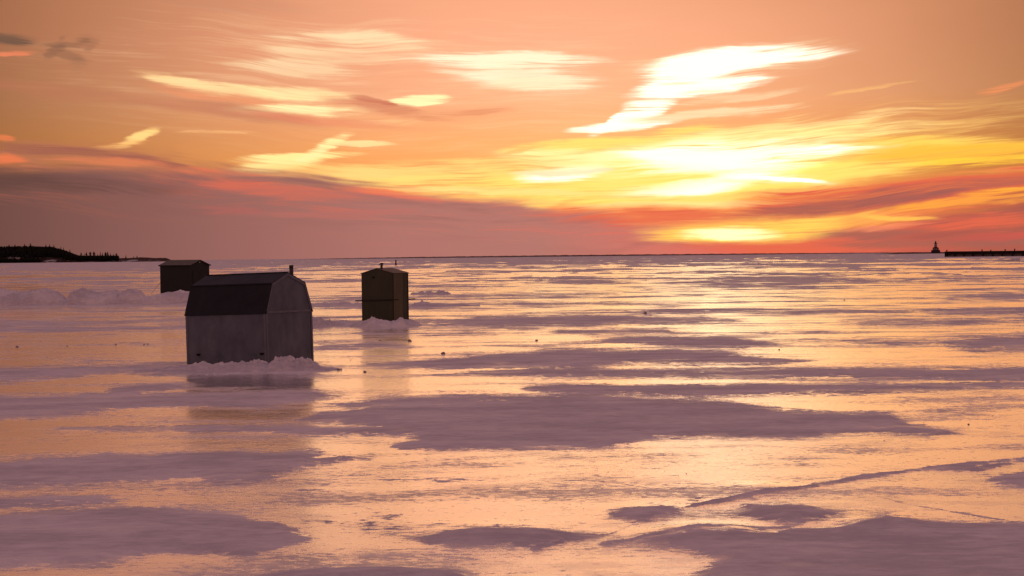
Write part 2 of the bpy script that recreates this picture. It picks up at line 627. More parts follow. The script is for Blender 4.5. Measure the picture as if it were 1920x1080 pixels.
# ------------------------------------------------------------------ snow patches on the ice
# outlines of the wind-packed snow patches (as seen in the photograph, laid on the ice by ground())
PATCH = [
    [(-80, 968), (100, 960), (300, 958), (420, 965), (470, 975), (505, 985), (550, 1000), (580, 1012), (480, 1030), (462, 1042), (430, 1035), (300, 1037), (235, 1048), (170, 1063), (-80, 1068)],
    [(-80, 868), (150, 858), (400, 850), (590, 847), (592, 860), (700, 856), (600, 868), (548, 880), (525, 893), (430, 905), (385, 904), (380, 896), (200, 902), (100, 908), (-80, 922)],
    [(-60, 938), (100, 934), (185, 935), (100, 943), (-60, 949)],
    [(-60, 745), (205, 740), (215, 727), (340, 718), (356, 722), (270, 738), (400, 738), (592, 736), (650, 748), (500, 764), (250, 768), (60, 783), (-60, 792)],
    [(-60, 690), (230, 684), (350, 678), (600, 680), (645, 690), (600, 702), (350, 704), (200, 700), (60, 716), (-60, 722)],
    [(120, 806), (330, 797), (600, 801), (860, 797), (1000, 806), (800, 815), (400, 809)],
    [(600, 772), (700, 760), (960, 745), (1130, 742), (1200, 752), (1330, 757), (1440, 765), (1470, 772), (1660, 776), (1700, 796), (1790, 809), (1740, 815), (1640, 810), (1480, 822), (1400, 818), (1240, 818), (1190, 830), (1130, 842), (960, 843), (850, 842), (755, 837), (800, 825), (740, 806), (640, 796), (560, 786)],
    [(780, 706), (860, 697), (1000, 691), (1400, 690), (2000, 690), (2000, 716), (1730, 713), (1600, 712), (1500, 709), (1380, 705), (1200, 708), (950, 706)],
    [(650, 692), (700, 680), (830, 670), (900, 665), (960, 660), (1020, 654), (1250, 652), (1350, 660), (1430, 671), (1530, 676), (1460, 682), (1200, 684), (1130, 690), (960, 693), (800, 695)],
    [(1130, 641), (1230, 630), (1350, 632), (1480, 646), (1380, 654), (1270, 652)],
    [(1360, 641), (1500, 640), (1700, 638), (1840, 632), (2000, 625), (2000, 659), (1830, 656), (1760, 648), (1600, 643)],
    [(780, 603), (960, 590), (1130, 589), (1200, 592), (1300, 595), (1390, 602), (1300, 606), (1180, 608), (1100, 612), (960, 615), (850, 612)],
    [(1050, 621), (1200, 617), (1250, 622), (1100, 627)],
    [(1580, 604), (1700, 600), (1870, 598), (2000, 605), (1700, 610)],
    [(1730, 587), (1860, 580), (2000, 577), (2000, 592), (1760, 591)],
    [(1760, 554), (1850, 549), (2000, 547), (2000, 561), (1780, 562)],
    [(1290, 1085), (1330, 1062), (1350, 1050), (1300, 1032), (1250, 1022), (1160, 1015), (1270, 1008), (1450, 1000), (1480, 993), (1560, 990), (1640, 978), (1660, 968), (1680, 976), (1760, 980), (2050, 985), (2300, 1300), (1000, 1300)],
    [(1150, 970), (1170, 955), (1260, 955), (1272, 962), (1230, 975), (1200, 981)],
    [(1390, 966), (1400, 950), (1480, 948), (1560, 960), (1568, 969), (1530, 975), (1500, 987), (1455, 985), (1440, 975)],
    [(790, 1011), (880, 998), (1000, 993), (1080, 1003), (1120, 1006), (960, 1018), (850, 1026)],
    [(1860, 902), (1940, 886), (2000, 886), (2000, 912), (1880, 907)],
    [(590, 642), (700, 642), (770, 650), (590, 659)],
    [(-60, 603), (200, 600), (350, 597), (350, 604), (180, 612), (-60, 616)],
    [(200, 615), (350, 609), (420, 612), (350, 620)],
    [(-60, 566), (360, 562), (400, 568), (350, 574), (-60, 576)],
    [(560, 604), (640, 600), (800, 600), (900, 606), (780, 613), (600, 614)],
    [(1000, 728), (1200, 724), (1500, 722), (1920, 718), (2000, 724), (1700, 733), (1400, 736), (1100, 736)],
    [(590, 757), (700, 748), (900, 745), (960, 750), (820, 764), (650, 768)],
    [(1380, 585), (1560, 580), (1640, 584), (1500, 590)],
    [(620, 571), (900, 566), (1150, 567), (1300, 571), (1000, 574), (760, 575)],
    [(400, 1090), (560, 1070), (700, 1064), (860, 1072), (900, 1090)],
    [(820, 553), (1000, 549), (1180, 550), (1100, 556), (900, 558)],
    [(1230, 529), (1400, 524), (1500, 527), (1380, 533)],
]
LINES = [  # pressure cracks filled with drifted snow: points and half width
    ([(1000, 1030), (1060, 1014), (1150, 1000), (1215, 972), (1300, 948)], -0.6),
    ([(1300, 948), (1360, 938), (1420, 925), (1490, 917), (1560, 905)], 0.6),
    ([(1560, 905), (1620, 893), (1680, 886), (1740, 878), (1830, 880), (1930, 862)], 1.8),
    ([(1740, 878), (1850, 868), (1940, 858)], 2.5),
    ([(1625, 925), (1700, 945), (1800, 962), (1900, 978)], -1.2),
    ([(1130, 1020), (1300, 1002), (1480, 990)], 2.4),
]
DENSE = [  # zones of mottled frost: centre, half sizes, strength
    (1230, 930, 300, 24, 0.42), (800, 930, 400, 40, 0.25), (700, 1055, 420, 40, 0.45), (1780, 770, 300, 30, 0.4),
    (400, 830, 420, 30, 0.22), (120, 655, 300, 25, 0.3), (1780, 930, 200, 60, 0.25), (1450, 735, 500, 26, 0.35),
    (1100, 900, 500, 30, 0.2), (500, 920, 500, 40, 0.22), (950, 735, 350, 18, 0.3), (250, 945, 300, 16, 0.35), (650, 985, 300, 24, 0.35), (300, 735, 300, 10, 0.3), (1700, 860, 300, 30, 0.3), (1450, 620, 500, 22, 0.25)]
AY = 3.2   # photo rows count for more than columns in the distance to an outline


def seg_dist(px, py, ax, ay, bx, by):
    dx_, dy_ = bx - ax, by - ay
    t_ = np.clip(((px - ax) * dx_ + (py - ay) * dy_) / (dx_ * dx_ + dy_ * dy_ + 1e-9), 0, 1)
    return np.hypot(px - ax - t_ * dx_, py - ay - t_ * dy_)


def snow_cover(px, py, X, Y):
    n = len(px)
    py2 = py * AY
    # edges wander with world noise
    wob = fbm(X * 0.45, Y * 0.30, 5, 0.55)
    wob2 = fbm(X * 0.11 + 40, Y * 0.05 + 7, 4, 0.55)
    best = np.full(n, -60.0)
    for P in PATCH:
        ys = [p[1] for p in P]
        xs = [p[0] for p in P]
        sel = np.where((py > min(ys) - 20) & (py < max(ys) + 20) & (px > min(xs) - 80) & (px < max(xs) + 80))[0]
        if not len(sel):
            continue
        qx, qy = px[sel], py2[sel]
        d = np.full(len(sel), 1e9)
        ins = np.zeros(len(sel), bool)
        for i in range(len(P)):
            ax, ay = P[i][0], P[i][1] * AY
            bx, by = P[(i + 1) % len(P)][0], P[(i + 1) % len(P)][1] * AY
            d = np.minimum(d, seg_dist(qx, qy, ax, ay, bx, by))
            c = ((ay > qy) != (by > qy))
            xx = (bx - ax) * (qy - ay) / (by - ay + 1e-9) + ax
            ins ^= c & (qx < xx)
        sd = np.where(ins, d, -d)
        best[sel] = np.maximum(best[sel], sd)
    s = np.clip(best / 34.0, -1.0, 1.1) * 0.85
    for pts, hw in LINES:
        xs = [p[0] for p in pts]
        sel = np.where((px > min(xs) - 40) & (px < max(xs) + 40) & (py > 840))[0]
        if not len(sel):
            continue
        d = np.full(len(sel), 1e9)
        for (ax, ay), (bx, by) in zip(pts[:-1], pts[1:]):
            d = np.minimum(d, seg_dist(px[sel], py[sel] * 1.6, ax, ay * 1.6, bx, by * 1.6))
        k = np.clip((hw - d) / (hw + 6), -1.2, 1) * 0.9 + 0.10 + 0.45 * wob[sel]
        s[sel] = np.maximum(s[sel], k)
    for cx, cy, a, b, k in DENSE:
        s += k * np.exp(-((px - cx) / a) ** 2 - ((py - cy) / b) ** 2)
    # outside the drawn patches: far out the ice has streaks of snow drawn by the wind alone
    hz = 481.3 - 0.01047 * (px - 960)
    below = np.maximum(py - hz, 0.2)
    farw = np.clip((95 - below) / 40, 0, 1)          # 1 beyond about 180 m
    streak_f = 1.0 * fbm(X * 0.022 + 3, Y * 0.0125, 6, 0.62) + 0.75 * fbm(X * 0.075, Y * 0.035 + 5, 4, 0.6)
    bias = np.interp(below, [0, 4, 9, 16, 30, 55, 95], [0.75, 0.62, 0.44, 0.20, -0.04, -0.14, -0.4])
    sf = streak_f + bias
    s = np.where(farw > 0, np.maximum(s * 1.0, (s * (1 - farw) + sf * farw)), s)
    # wind-drawn thin streaks through the middle distance
    mid = np.clip((below - 12) / 20, 0, 1) * np.clip((330 - below) / 200, 0, 1)
    st = fbm(X * 0.07 + 31, Y * 0.15 + 2, 5, 0.6)
    s = np.maximum(s, (st - 0.12) * 2.6 * mid - (1 - mid) * 2)
    s = s + 0.62 * wob * np.clip(below / 60, 0.3, 1) + 0.26 * wob2 + 0.3 * fbm(X * 1.3, Y * 1.6 + 9, 4, 0.6) * np.clip(below / 200, 0, 1)
    return s


# ------------------------------------------------------------------ the frozen bay
def build_ice():
    ypx = np.concatenate([np.geomspace(8000, 900, 14)[:-1], np.arange(900, 640, -8.0), np.arange(640, 110, -1.45),
                          np.arange(110, 4, -0.8), np.geomspace(4, 0.12, 26)])
    r = FPX * CAM_H / ypx
    thf = np.arange(-17.0, 17.001, 0.05)
    thc = np.concatenate([np.geomspace(17.2, 180, 30)])
    th = np.radians(np.concatenate([-thc[::-1][1:], thf, thc]))
    nr, nt = len(r), len(th)
    Rg, Tg = np.meshgrid(r, th, indexing='ij')
    X = (Rg * np.sin(Tg)).ravel()
    Y = (Rg * np.cos(Tg)).ravel()
    infront = np.abs(Tg.ravel()) < R(60)
    P = np.stack([X, Y, np.zeros_like(X)], 1)
    px = np.full(len(X), -9999.0)
    py = np.full(len(X), 1200.0)
    a, b = project(P[infront])
    px[infront], py[infront] = a, b
    s = snow_cover(px, py, X, Y)
    out_ = (px < -150) | (px > 2100) | ~infront
    s[out_] = (fbm(X * 0.05, Y * 0.05, 5, 0.55)[out_] * 1.6 + 0.0)
    depth = 0.034 * np.clip(s * 1.3, 0, 1) ** 1.2
    rad = Rg.ravel()
    soft = np.clip((420 - rad) / 300, 0, 1)
    und = 0.022 * fbm(X * 0.7, Y * 1.1, 4) * np.clip(s, 0, 1)
    # a few low drift humps in the near right
    z = (depth + und) * soft
    for hx, hy, hr, hh in ((1300, 1004, 0.42, 0.07), (1385, 1000, 0.3, 0.04), (1235, 962, 0.3, 0.025), (1480, 968, 0.4, 0.03), (1655, 985, 0.35, 0.05), (1425, 915, 0.3, 0.035), (900, 1006, 0.5, 0.03)):
        gx, gy = ground(hx, hy)
        z += hh * np.exp(-(((X - gx) / hr) ** 2 + ((Y - gy) / (hr * 1.6)) ** 2))
    me = bpy.data.meshes.new('frozen_bay')
    nv = len(X)
    me.vertices.add(nv)
    me.vertices.foreach_set('co', np.stack([X, Y, z], 1).astype(np.float32).ravel())
    i = np.arange(nr - 1)[:, None] * nt + np.arange(nt - 1)[None, :]
    quads = np.stack([i, i + nt, i + nt + 1, i + 1], -1).reshape(-1, 4)
    # orientation: make normals point up
    quads = quads[:, ::-1] if True else quads
    nf = len(quads)
    me.loops.add(nf * 4)
    me.loops.foreach_set('vertex_index', quads.astype(np.int32).ravel())
    me.polygons.add(nf)
    me.polygons.foreach_set('loop_start', np.arange(0, nf * 4, 4, dtype=np.int32))
    me.polygons.foreach_set('loop_total', np.full(nf, 4, dtype=np.int32))
    me.polygons.foreach_set('use_smooth', np.ones(nf, dtype=bool))
    me.update(calc_edges=True)
    me.validate()
    at = me.attributes.new('snow_cover', 'FLOAT', 'POINT')
    at.data.foreach_set('value', s.astype(np.float32))
    if me.polygons[nf // 2].normal.z < 0:
        me.flip_normals()
    o = bpy.data.objects.new('frozen_bay', me)
    scene.collection.objects.link(o)
    tag(o, 'flat frozen bay of glossy ice with wind-packed snow patches', kind='structure')
    return o


def snow_nodes(n, pos):
    """colour, normal of snow"""
    p = n.n('ShaderNodeBsdfPrincipled')
    sx, sy, sz = n.sep(pos)
    big_ = n.noise(n.xyz(n.m('MULTIPLY', sx, 0.5), sy, sz), 0.9, 5, 0.6)
    sm = n.noise(n.xyz(n.m('MULTIPLY', sx, 0.6), sy, sz), 7.0, 6, 0.65)
    f = n.m('ADD', n.m('MULTIPLY', big_, 0.6), n.m('MULTIPLY', sm, 0.4))
    col = n.mix(n.rng(f, 0.38, 0.62), (0.56, 0.55, 0.62), (0.80, 0.79, 0.85))
    n.put(p.inputs['Base Color'], col)
    p.inputs['Roughness'].default_value = 0.85
    p.inputs['Specular IOR Level'].default_value = 0.12
    return p, sm


def ice_material():
    m, n, o = mat_new('ice_and_snow')
    pos = n.n('ShaderNodeNewGeometry').outputs['Position']
    att = n.n('ShaderNodeAttribute', attribute_name='snow_cover').outputs['Fac']
    xs, ys, zs = n.sep(pos)
    wpos = n.xyz(n.m('MULTIPLY', xs, 0.6), n.m('MULTIPLY', ys, 0.85), 0.0)     # drift texture is longer across the wind
    e1 = n.noise(wpos, 1.6, 6, 0.6)
    e2 = n.noise(wpos, 7.5, 4, 0.65)
    e3 = n.noise(wpos, 0.35, 3, 0.5)
    dist = n.m('SQRT', n.m('ADD', n.m('MULTIPLY', xs, xs), n.m('MULTIPLY', ys, ys)))
    near = n.rng(dist, 260.0, 50.0, 0.15, 1.0)
    e4 = n.noise(wpos, 24.0, 4, 0.7)
    det = n.m('ADD', n.m('ADD', n.m('MULTIPLY', n.m('SUBTRACT', e1, 0.5), 2.1), n.m('MULTIPLY', n.m('SUBTRACT', e2, 0.5), 2.3)), n.m('MULTIPLY', n.m('SUBTRACT', e4, 0.5), 1.0))
    s = n.m('ADD', att, n.m('MULTIPLY', det, near))
    mask = n.rng(s, 0.0, 0.09)
    # mottled frost crust on the bare ice
    fr = n.noise(wpos, 4.2, 7, 0.68)
    fr2 = n.noise(wpos, 0.5, 5, 0.62)
    fr3 = n.noise(n.xyz(n.m('MULTIPLY', xs, 0.25), n.m('MULTIPLY', ys, 0.9), 5.0), 1.0, 5, 0.6)
    region = n.rng(n.m('ADD', n.m('MULTIPLY', n.m('ADD', fr2, fr3), 0.5), n.m('MULTIPLY', att, 0.12)), 0.38, 0.58)
    flk = n.noise(wpos, 11.0, 5, 0.75)
    thr = n.m('MULTIPLY_ADD', region, -0.19, 0.60)
    fleck = n.rng(n.m('SUBTRACT', flk, thr), 0.0, 0.035)
    crust = n.m('MULTIPLY', n.m('MULTIPLY', fleck, n.rng(fr, 0.30, 0.50)), n.rng(dist, 260.0, 60.0, 0.15, 0.85))
    film = n.m('MULTIPLY', n.rng(n.m('ADD', n.noise(wpos, 1.1, 7, 0.7), n.m('MULTIPLY', n.m('SUBTRACT', fr2, 0.5), 0.5)), 0.54, 0.60), 0.2)
    thin = n.m('MULTIPLY', n.rng(n.noise(n.xyz(n.m('MULTIPLY', xs, 0.35), ys, 2.0), 2.2, 6, 0.65), 0.52, 0.66), n.rng(att, 0.95, 0.1, 0.0, 0.35))
    mask = n.m('MULTIPLY', mask, n.m('SUBTRACT', 1.0, thin))
    mask = n.m('MAXIMUM', mask, n.m('MAXIMUM', n.m('MULTIPLY', crust, 0.9), film))
    # snow
    ps, sm = snow_nodes(n, pos)
    bp = n.n('ShaderNodeBump')
    bp.inputs['Distance'].default_value = 0.035
    bp.inputs['Strength'].default_value = 0.85
    n.put(bp.inputs['Height'], n.m('ADD', n.m('MULTIPLY', e2, 0.6), n.m('MULTIPLY', sm, 0.5)))
    n.put(ps.inputs['Normal'], bp.outputs[0])
    # ice: glossy skin over milky depth
    df = n.n('ShaderNodeBsdfDiffuse')
    n.put(df.inputs['Color'], n.mix(n.rng(e3, 0.35, 0.65), (0.52, 0.53, 0.58), (0.66, 0.66, 0.70)))
    gl = n.n('ShaderNodeBsdfGlossy')
    gl.inputs['Color'].default_value = (1, 1, 1, 1)
    n.put(gl.inputs['Roughness'], n.m('MULTIPLY_ADD', region, 0.09, 0.08))
    ib = n.n('ShaderNodeBump')
    ib.inputs['Distance'].default_value = 0.010
    n.put(ib.inputs['Strength'], n.m('MULTIPLY', n.rng(dist, 200.0, 20.0, 0.15, 1.0), n.m('MULTIPLY_ADD', region, 0.8, 0.6)))
    n.put(ib.inputs['Height'], n.m('ADD', n.noise(wpos, 3.0, 5, 0.6), n.m('MULTIPLY', flk, 0.6)))
    n.put(gl.inputs['Normal'], ib.outputs[0])
    fz = n.n('ShaderNodeFresnel')
    fz.inputs['IOR'].default_value = 2.5
    frf = n.m('MULTIPLY', fz.outputs[0], 1.45)
    mx = n.n('ShaderNodeMixShader')
    n.put(mx.inputs[0], n.m('MINIMUM', frf, 0.95))
    m.node_tree.links.new(df.outputs[0], mx.inputs[1])
    m.node_tree.links.new(gl.outputs[0], mx.inputs[2])
    fin = n.n('ShaderNodeMixShader')
    n.put(fin.inputs[0], mask)
    m.node_tree.links.new(mx.outputs[0], fin.inputs[1])
    m.node_tree.links.new(ps.outputs[0], fin.inputs[2])
    m.node_tree.links.new(fin.outputs[0], o.inputs[0])
    return m


ice = build_ice()
ice.data.materials.append(ice_material())

# snow for banks and clods
M_SNOW, _n, _o = mat_new('packed_snow')
_pos = _n.n('ShaderNodeNewGeometry').outputs['Position']
_p, _sm = snow_nodes(_n, _pos)
_bp = _n.n('ShaderNodeBump')
_bp.inputs['Distance'].default_value = 0.03
_bp.inputs['Strength'].default_value = 0.7
_n.put(_bp.inputs['Height'], _n.m('ADD', _sm, _n.noise(_pos, 22.0, 4, 0.6)))
_n.put(_p.inputs['Normal'], _bp.outputs[0])
M_SNOW.node_tree.links.new(_p.outputs[0], _o.inputs[0])


def snow_bank(name, label, pts, seed=0, res=0.05, lump=1.0, group=None):
    """pts: (x px, y px of the foot, half width m, height m) along the foot of the bank"""
    G = [ground(p[0], p[1]) for p in pts]
    cum = [g[0] - G[0][0] for g in G]
    L = cum[-1]
    ns = max(12, int(L / res))
    wmax = max(p[2] for p in pts)
    ntt = max(10, int(2 * wmax / res))
    s = np.linspace(0, L, ns)
    cx = np.interp(s, cum, [g[0] for g in G])
    cy = np.interp(s, cum, [g[1] for g in G])
    hw = np.interp(s, cum, [p[2] for p in pts])
    hh = np.interp(s, cum, [p[3] for p in pts])
    kw = max(3, ns // 12) | 1
    cy = np.convolve(np.pad(cy, kw, mode='edge'), np.ones(kw) / kw, mode='same')[kw:-kw]
    ks = max(3, int(0.10 / res)) | 1
    nx, ny = np.zeros(ns), np.ones(ns)
    tt = np.linspace(-1, 1, ntt)
    S, T = np.meshgrid(s, tt, indexing='ij')
    wv = hw[:, None] * (1 + 0.15 * fbm(S * 1.1 + seed, T * 0.0 + seed * 3.3, 4))
    off = T * wv + wv * 0.9        # foot line is the near edge
    X = cx[:, None] + nx[:, None] * off
    Y = cy[:, None] + ny[:, None] * off
    flat = hh[:, None]
    prof = np.clip(1 - np.abs(T) ** 2.2, 0, 1) ** 0.75
    sc = 1.0 / max(0.12, float(hh.mean()) * 0.9)
    n1 = fbm(X * sc * 0.9 + seed, Y * sc * 0.9, 4, 0.55)
    n2 = 1 - np.abs(fbm(X * sc * 2.2 + seed * 2, Y * sc * 2.2 + 5, 4, 0.6)) * 2.2
    n3 = fbm(X * sc * 7 + seed, Y * sc * 7 + 5, 3, 0.6)
    Z = flat * prof * np.clip(0.68 + 0.55 * lump * n1 + 0.5 * lump * fbm(X * sc * 0.3 + seed * 7, Y * 0 + 3.1, 3, 0.6) + 0.10 * lump * (n2 - 0.5) + 0.10 * lump * n3, 0.08, 1.4)
    Z = Z + 0.012 * prof - 0.01
    v = np.stack([X, Y, Z], -1).reshape(-1, 3)
    f = []
    for i in range(ns - 1):
        for j in range(ntt - 1):
            a = i * ntt + j
            f.append((a, a + ntt, a + ntt + 1, a + 1))
    o = link(name, v, f, M_SNOW, smooth=True)
    if o.data.polygons[len(f) // 2].normal.z < 0:
        o.data.flip_normals()
    return tag(o, label, 'snow bank', group)


# ------------------------------------------------------------------ hut materials
M_PLY = simple('weathered_grey_plywood', (0.105, 0.122, 0.160), 0.85, 0.2, 0.34, 3.2, (1, 1, 0.8), 0.003)
M_TRIM = simple('grey_trim_board', (0.135, 0.150, 0.185), 0.8, 0.2, 0.2, 8.0, (1, 1, 0.3))
M_TAR = simple('dark_tar_paper', (0.020, 0.023, 0.030), 0.9, 0.15, 0.25, 5.0)
M_TAR2 = simple('faded_roofing_felt', (0.044, 0.050, 0.066), 0.9, 0.15, 0.3, 5.0)
M_PIPE = simple('sooty_stovepipe_steel', (0.03, 0.028, 0.03), 0.6, 0.4, 0.3, 9.0)
M_HOLE = simple('dark_opening', (0.012, 0.012, 0.008), 0.95, 0.05, 0.1)
M_OLIVE = simple('olive_painted_board', (0.046, 0.050, 0.034), 0.75, 0.25, 0.28, 3.0, (6, 6, 0.3), 0.002)
M_OLIVE_LIT = simple('olive_board_lit_side', (0.088, 0.086, 0.052), 0.75, 0.25, 0.28, 3.0, (6, 6, 0.3), 0.002)  # lighter copy of the olive: the side's brighter skylight painted into its colour
M_OROOF = simple('pale_sheet_roof', (0.10, 0.085, 0.075), 0.6, 0.3, 0.25, 4.0)
M_POLE = simple('dark_wood_pole', (0.03, 0.022, 0.02), 0.8, 0.2, 0.3, 8.0)
M_GREEN = simple('dark_green_board', (0.020, 0.024, 0.024), 0.8, 0.2, 0.25, 4.0, (5, 5, 0.3))
M_GROOF = simple('grey_green_roof_sheet', (0.085, 0.085, 0.075), 0.65, 0.3, 0.2, 3.0)
M_BROWN = simple('dark_red_brown_trim', (0.028, 0.012, 0.012), 0.8, 0.2, 0.2)
M_WHITE = simple('white_reflector', (0.5, 0.48, 0.45), 0.6, 0.3, 0.05)
M_ROPE = simple('pale_rope', (0.25, 0.2, 0.14), 0.9, 0.1, 0.2)


def hut_frame(corner_px, theta_deg, tilt=(0, 0)):
    """local axes: origin at the near corner on the ice, +x along the right-hand wall going away,
    +y along the left-hand wall going away (to the left)."""
    gx, gy = ground(*corner_px)
    return gx, gy


def local(th):
    """unit vectors on the ground: a = along the left wall (to the left and back), b = along the right wall (to the right and back)"""
    a = Vector((-math.cos(th), math.sin(th), 0))
    b = Vector((math.sin(th), math.cos(th), 0))
    return a, b


# ------------------------------------------------------------------ near grey gambrel hut
def gambrel_hut():
    gx, gy = ground(501, 687)
    th = R(30)
    # object x axis = a (left wall direction reversed), build in local frame: +x = towards right end of left wall
    # rotation so that local -x = a ; local +y = b
    root = empty('ice_fishing_hut', (gx, gy, -0.02), rz=-th, ry=R(-1.5))
    tag(root, 'nearest ice fishing hut, grey plywood with dark gambrel roof and snow piled at its foot', 'hut', 'ice fishing huts on the frozen bay')
    L, Wd = 2.46, 1.905
    ze, zb, zr = 1.33, 2.02, 2.28       # eave, break, ridge
    bi = 0.26                            # break inset
    t = 0.02
    # walls (x from -L to 0, y from 0 to Wd)
    MB().box(-L, 0, 0, t, 0, ze).build('side_wall', M_PLY, root)
    MB().box(-L, 0, Wd - t, Wd, 0, ze).build('side_wall', M_PLY, root)
    for x0, nrm in ((0.0, 1), (-L, -1)):
        pts = [(x0, t, 0), (x0, Wd - t, 0), (x0, Wd - t, ze - 0.012), (x0, t, ze - 0.012)]
        if nrm < 0:
            pts = pts[::-1]
        m_ = MB().poly(pts, t, (nrm, 0, 0))
        m_.build('lower_end_wall', M_PLY, root)
        g = [(x0, 0.02, ze + 0.012), (x0, Wd - 0.02, ze + 0.012), (x0, Wd - bi, zb - 0.01), (x0, Wd * 0.49, zr - 0.012), (x0, bi, zb - 0.01)]
        if nrm < 0:
            g = g[::-1]
        MB().poly(g, t, (nrm, 0, 0)).build('gable_panel', M_PLY, root)
        # trim: belt board, rake boards, corner boards
        s = 0.012 * nrm
        MB().bar((x0 + s, 0.05, ze), (x0 + s, Wd - 0.05, ze), 0.02, 0.055).build('belt_board', M_TRIM, root)
        prof = [(0.03, ze + 0.03), (bi + 0.015, zb - 0.03), (Wd * 0.49, zr - 0.035), (Wd - bi - 0.015, zb - 0.03), (Wd - 0.03, ze + 0.03)]
        for (ya, za), (yb, zb_) in zip(prof[:-1], prof[1:]):
            MB().bar((x0 + s * 1.3, ya, za), (x0 + s * 1.3, yb, zb_), 0.022, 0.055, up=(0, -(zb_ - za), yb - ya)).build('rake_board', M_TRIM, root)
        for yy in (0.03, Wd - 0.03):
            MB().bar((x0 + s, yy, 0), (x0 + s, yy, ze - 0.03), 0.055, 0.022, up=(nrm, 0, 0)).build('corner_board', M_TRIM, root)
    # corner boards on the long wall
    MB().box(-0.055, 0.0, -0.014, 0.0, 0, ze - 0.004).build('corner_board', M_TRIM, root)
    MB().box(-L, -L + 0.05, -0.012, 0.0, 0, ze - 0.004).build('corner_board', M_TRIM, root)
    # roof slopes
    ov = 0.03
    prof = [(-0.03, ze - 0.03), (bi - 0.005, zb + 0.004), (Wd * 0.49, zr + 0.004), (Wd - bi + 0.005, zb + 0.004), (Wd + 0.03, ze - 0.03)]
    mats = (M_TAR, M_TAR2, M_TAR2, M_TAR)
    names = ('lower_roof_slope', 'upper_roof_slope', 'upper_roof_slope', 'lower_roof_slope')
    for k in range(4):
        (ya, za), (yb, zb_) = prof[k], prof[k + 1]
        nr_ = Vector((0, -(zb_ - za), yb - ya)).normalized()
        e = 0.0 if k in (0, 3) else 0.012
        pts = [Vector((-L - ov, ya, za)) + nr_ * e, Vector((ov, ya, za)) + nr_ * e, Vector((ov, yb, zb_)) + nr_ * e, Vector((-L - ov, yb, zb_)) + nr_ * e]
        MB().poly(pts, 0.02, nr_).build(names[k], mats[k], root)
    MB().bar((-L - ov, Wd * 0.49, zr + 0.02), (ov, Wd * 0.49, zr + 0.02), 0.09, 0.02).build('ridge_cap', M_TAR, root)
    MB().bar((-L - ov, bi - 0.02, zb + 0.012), (ov, bi - 0.02, zb + 0.012), 0.02, 0.03).build('roof_break_strip', M_TAR, root)
    # two rope holes low in the long wall
    for xx in (-0.14, -L + 0.36):
        MB().tube([(xx - 0.06, -0.006, 0.34), (xx - 0.03, -0.012, 0.325), (xx + 0.03, -0.012, 0.325), (xx + 0.06, -0.006, 0.34)], [0.012, 0.026, 0.026, 0.012], 8).build('rope_handle', M_HOLE, root)
    # stove pipe behind the ridge
    p = MB().tube([(-0.25, Wd * 0.49 + 0.52, 1.9), (-0.25, Wd * 0.49 + 0.52, 2.47)], 0.052, 14).build('stove_pipe', M_PIPE, root, True)
    MB().tube([(-0.25, Wd * 0.49 + 0.52, 2.41), (-0.25, Wd * 0.49 + 0.52, 2.475)], 0.056, 14).build('pipe_collar', M_PIPE, p, True)
    # skids
    for yy in (0.2, Wd - 0.2):
        MB().box(-L + 0.05, -0.05, yy - 0.05, yy + 0.05, -0.06, 0.0).build('skid', M_POLE, root)
    return root


gambrel_hut()


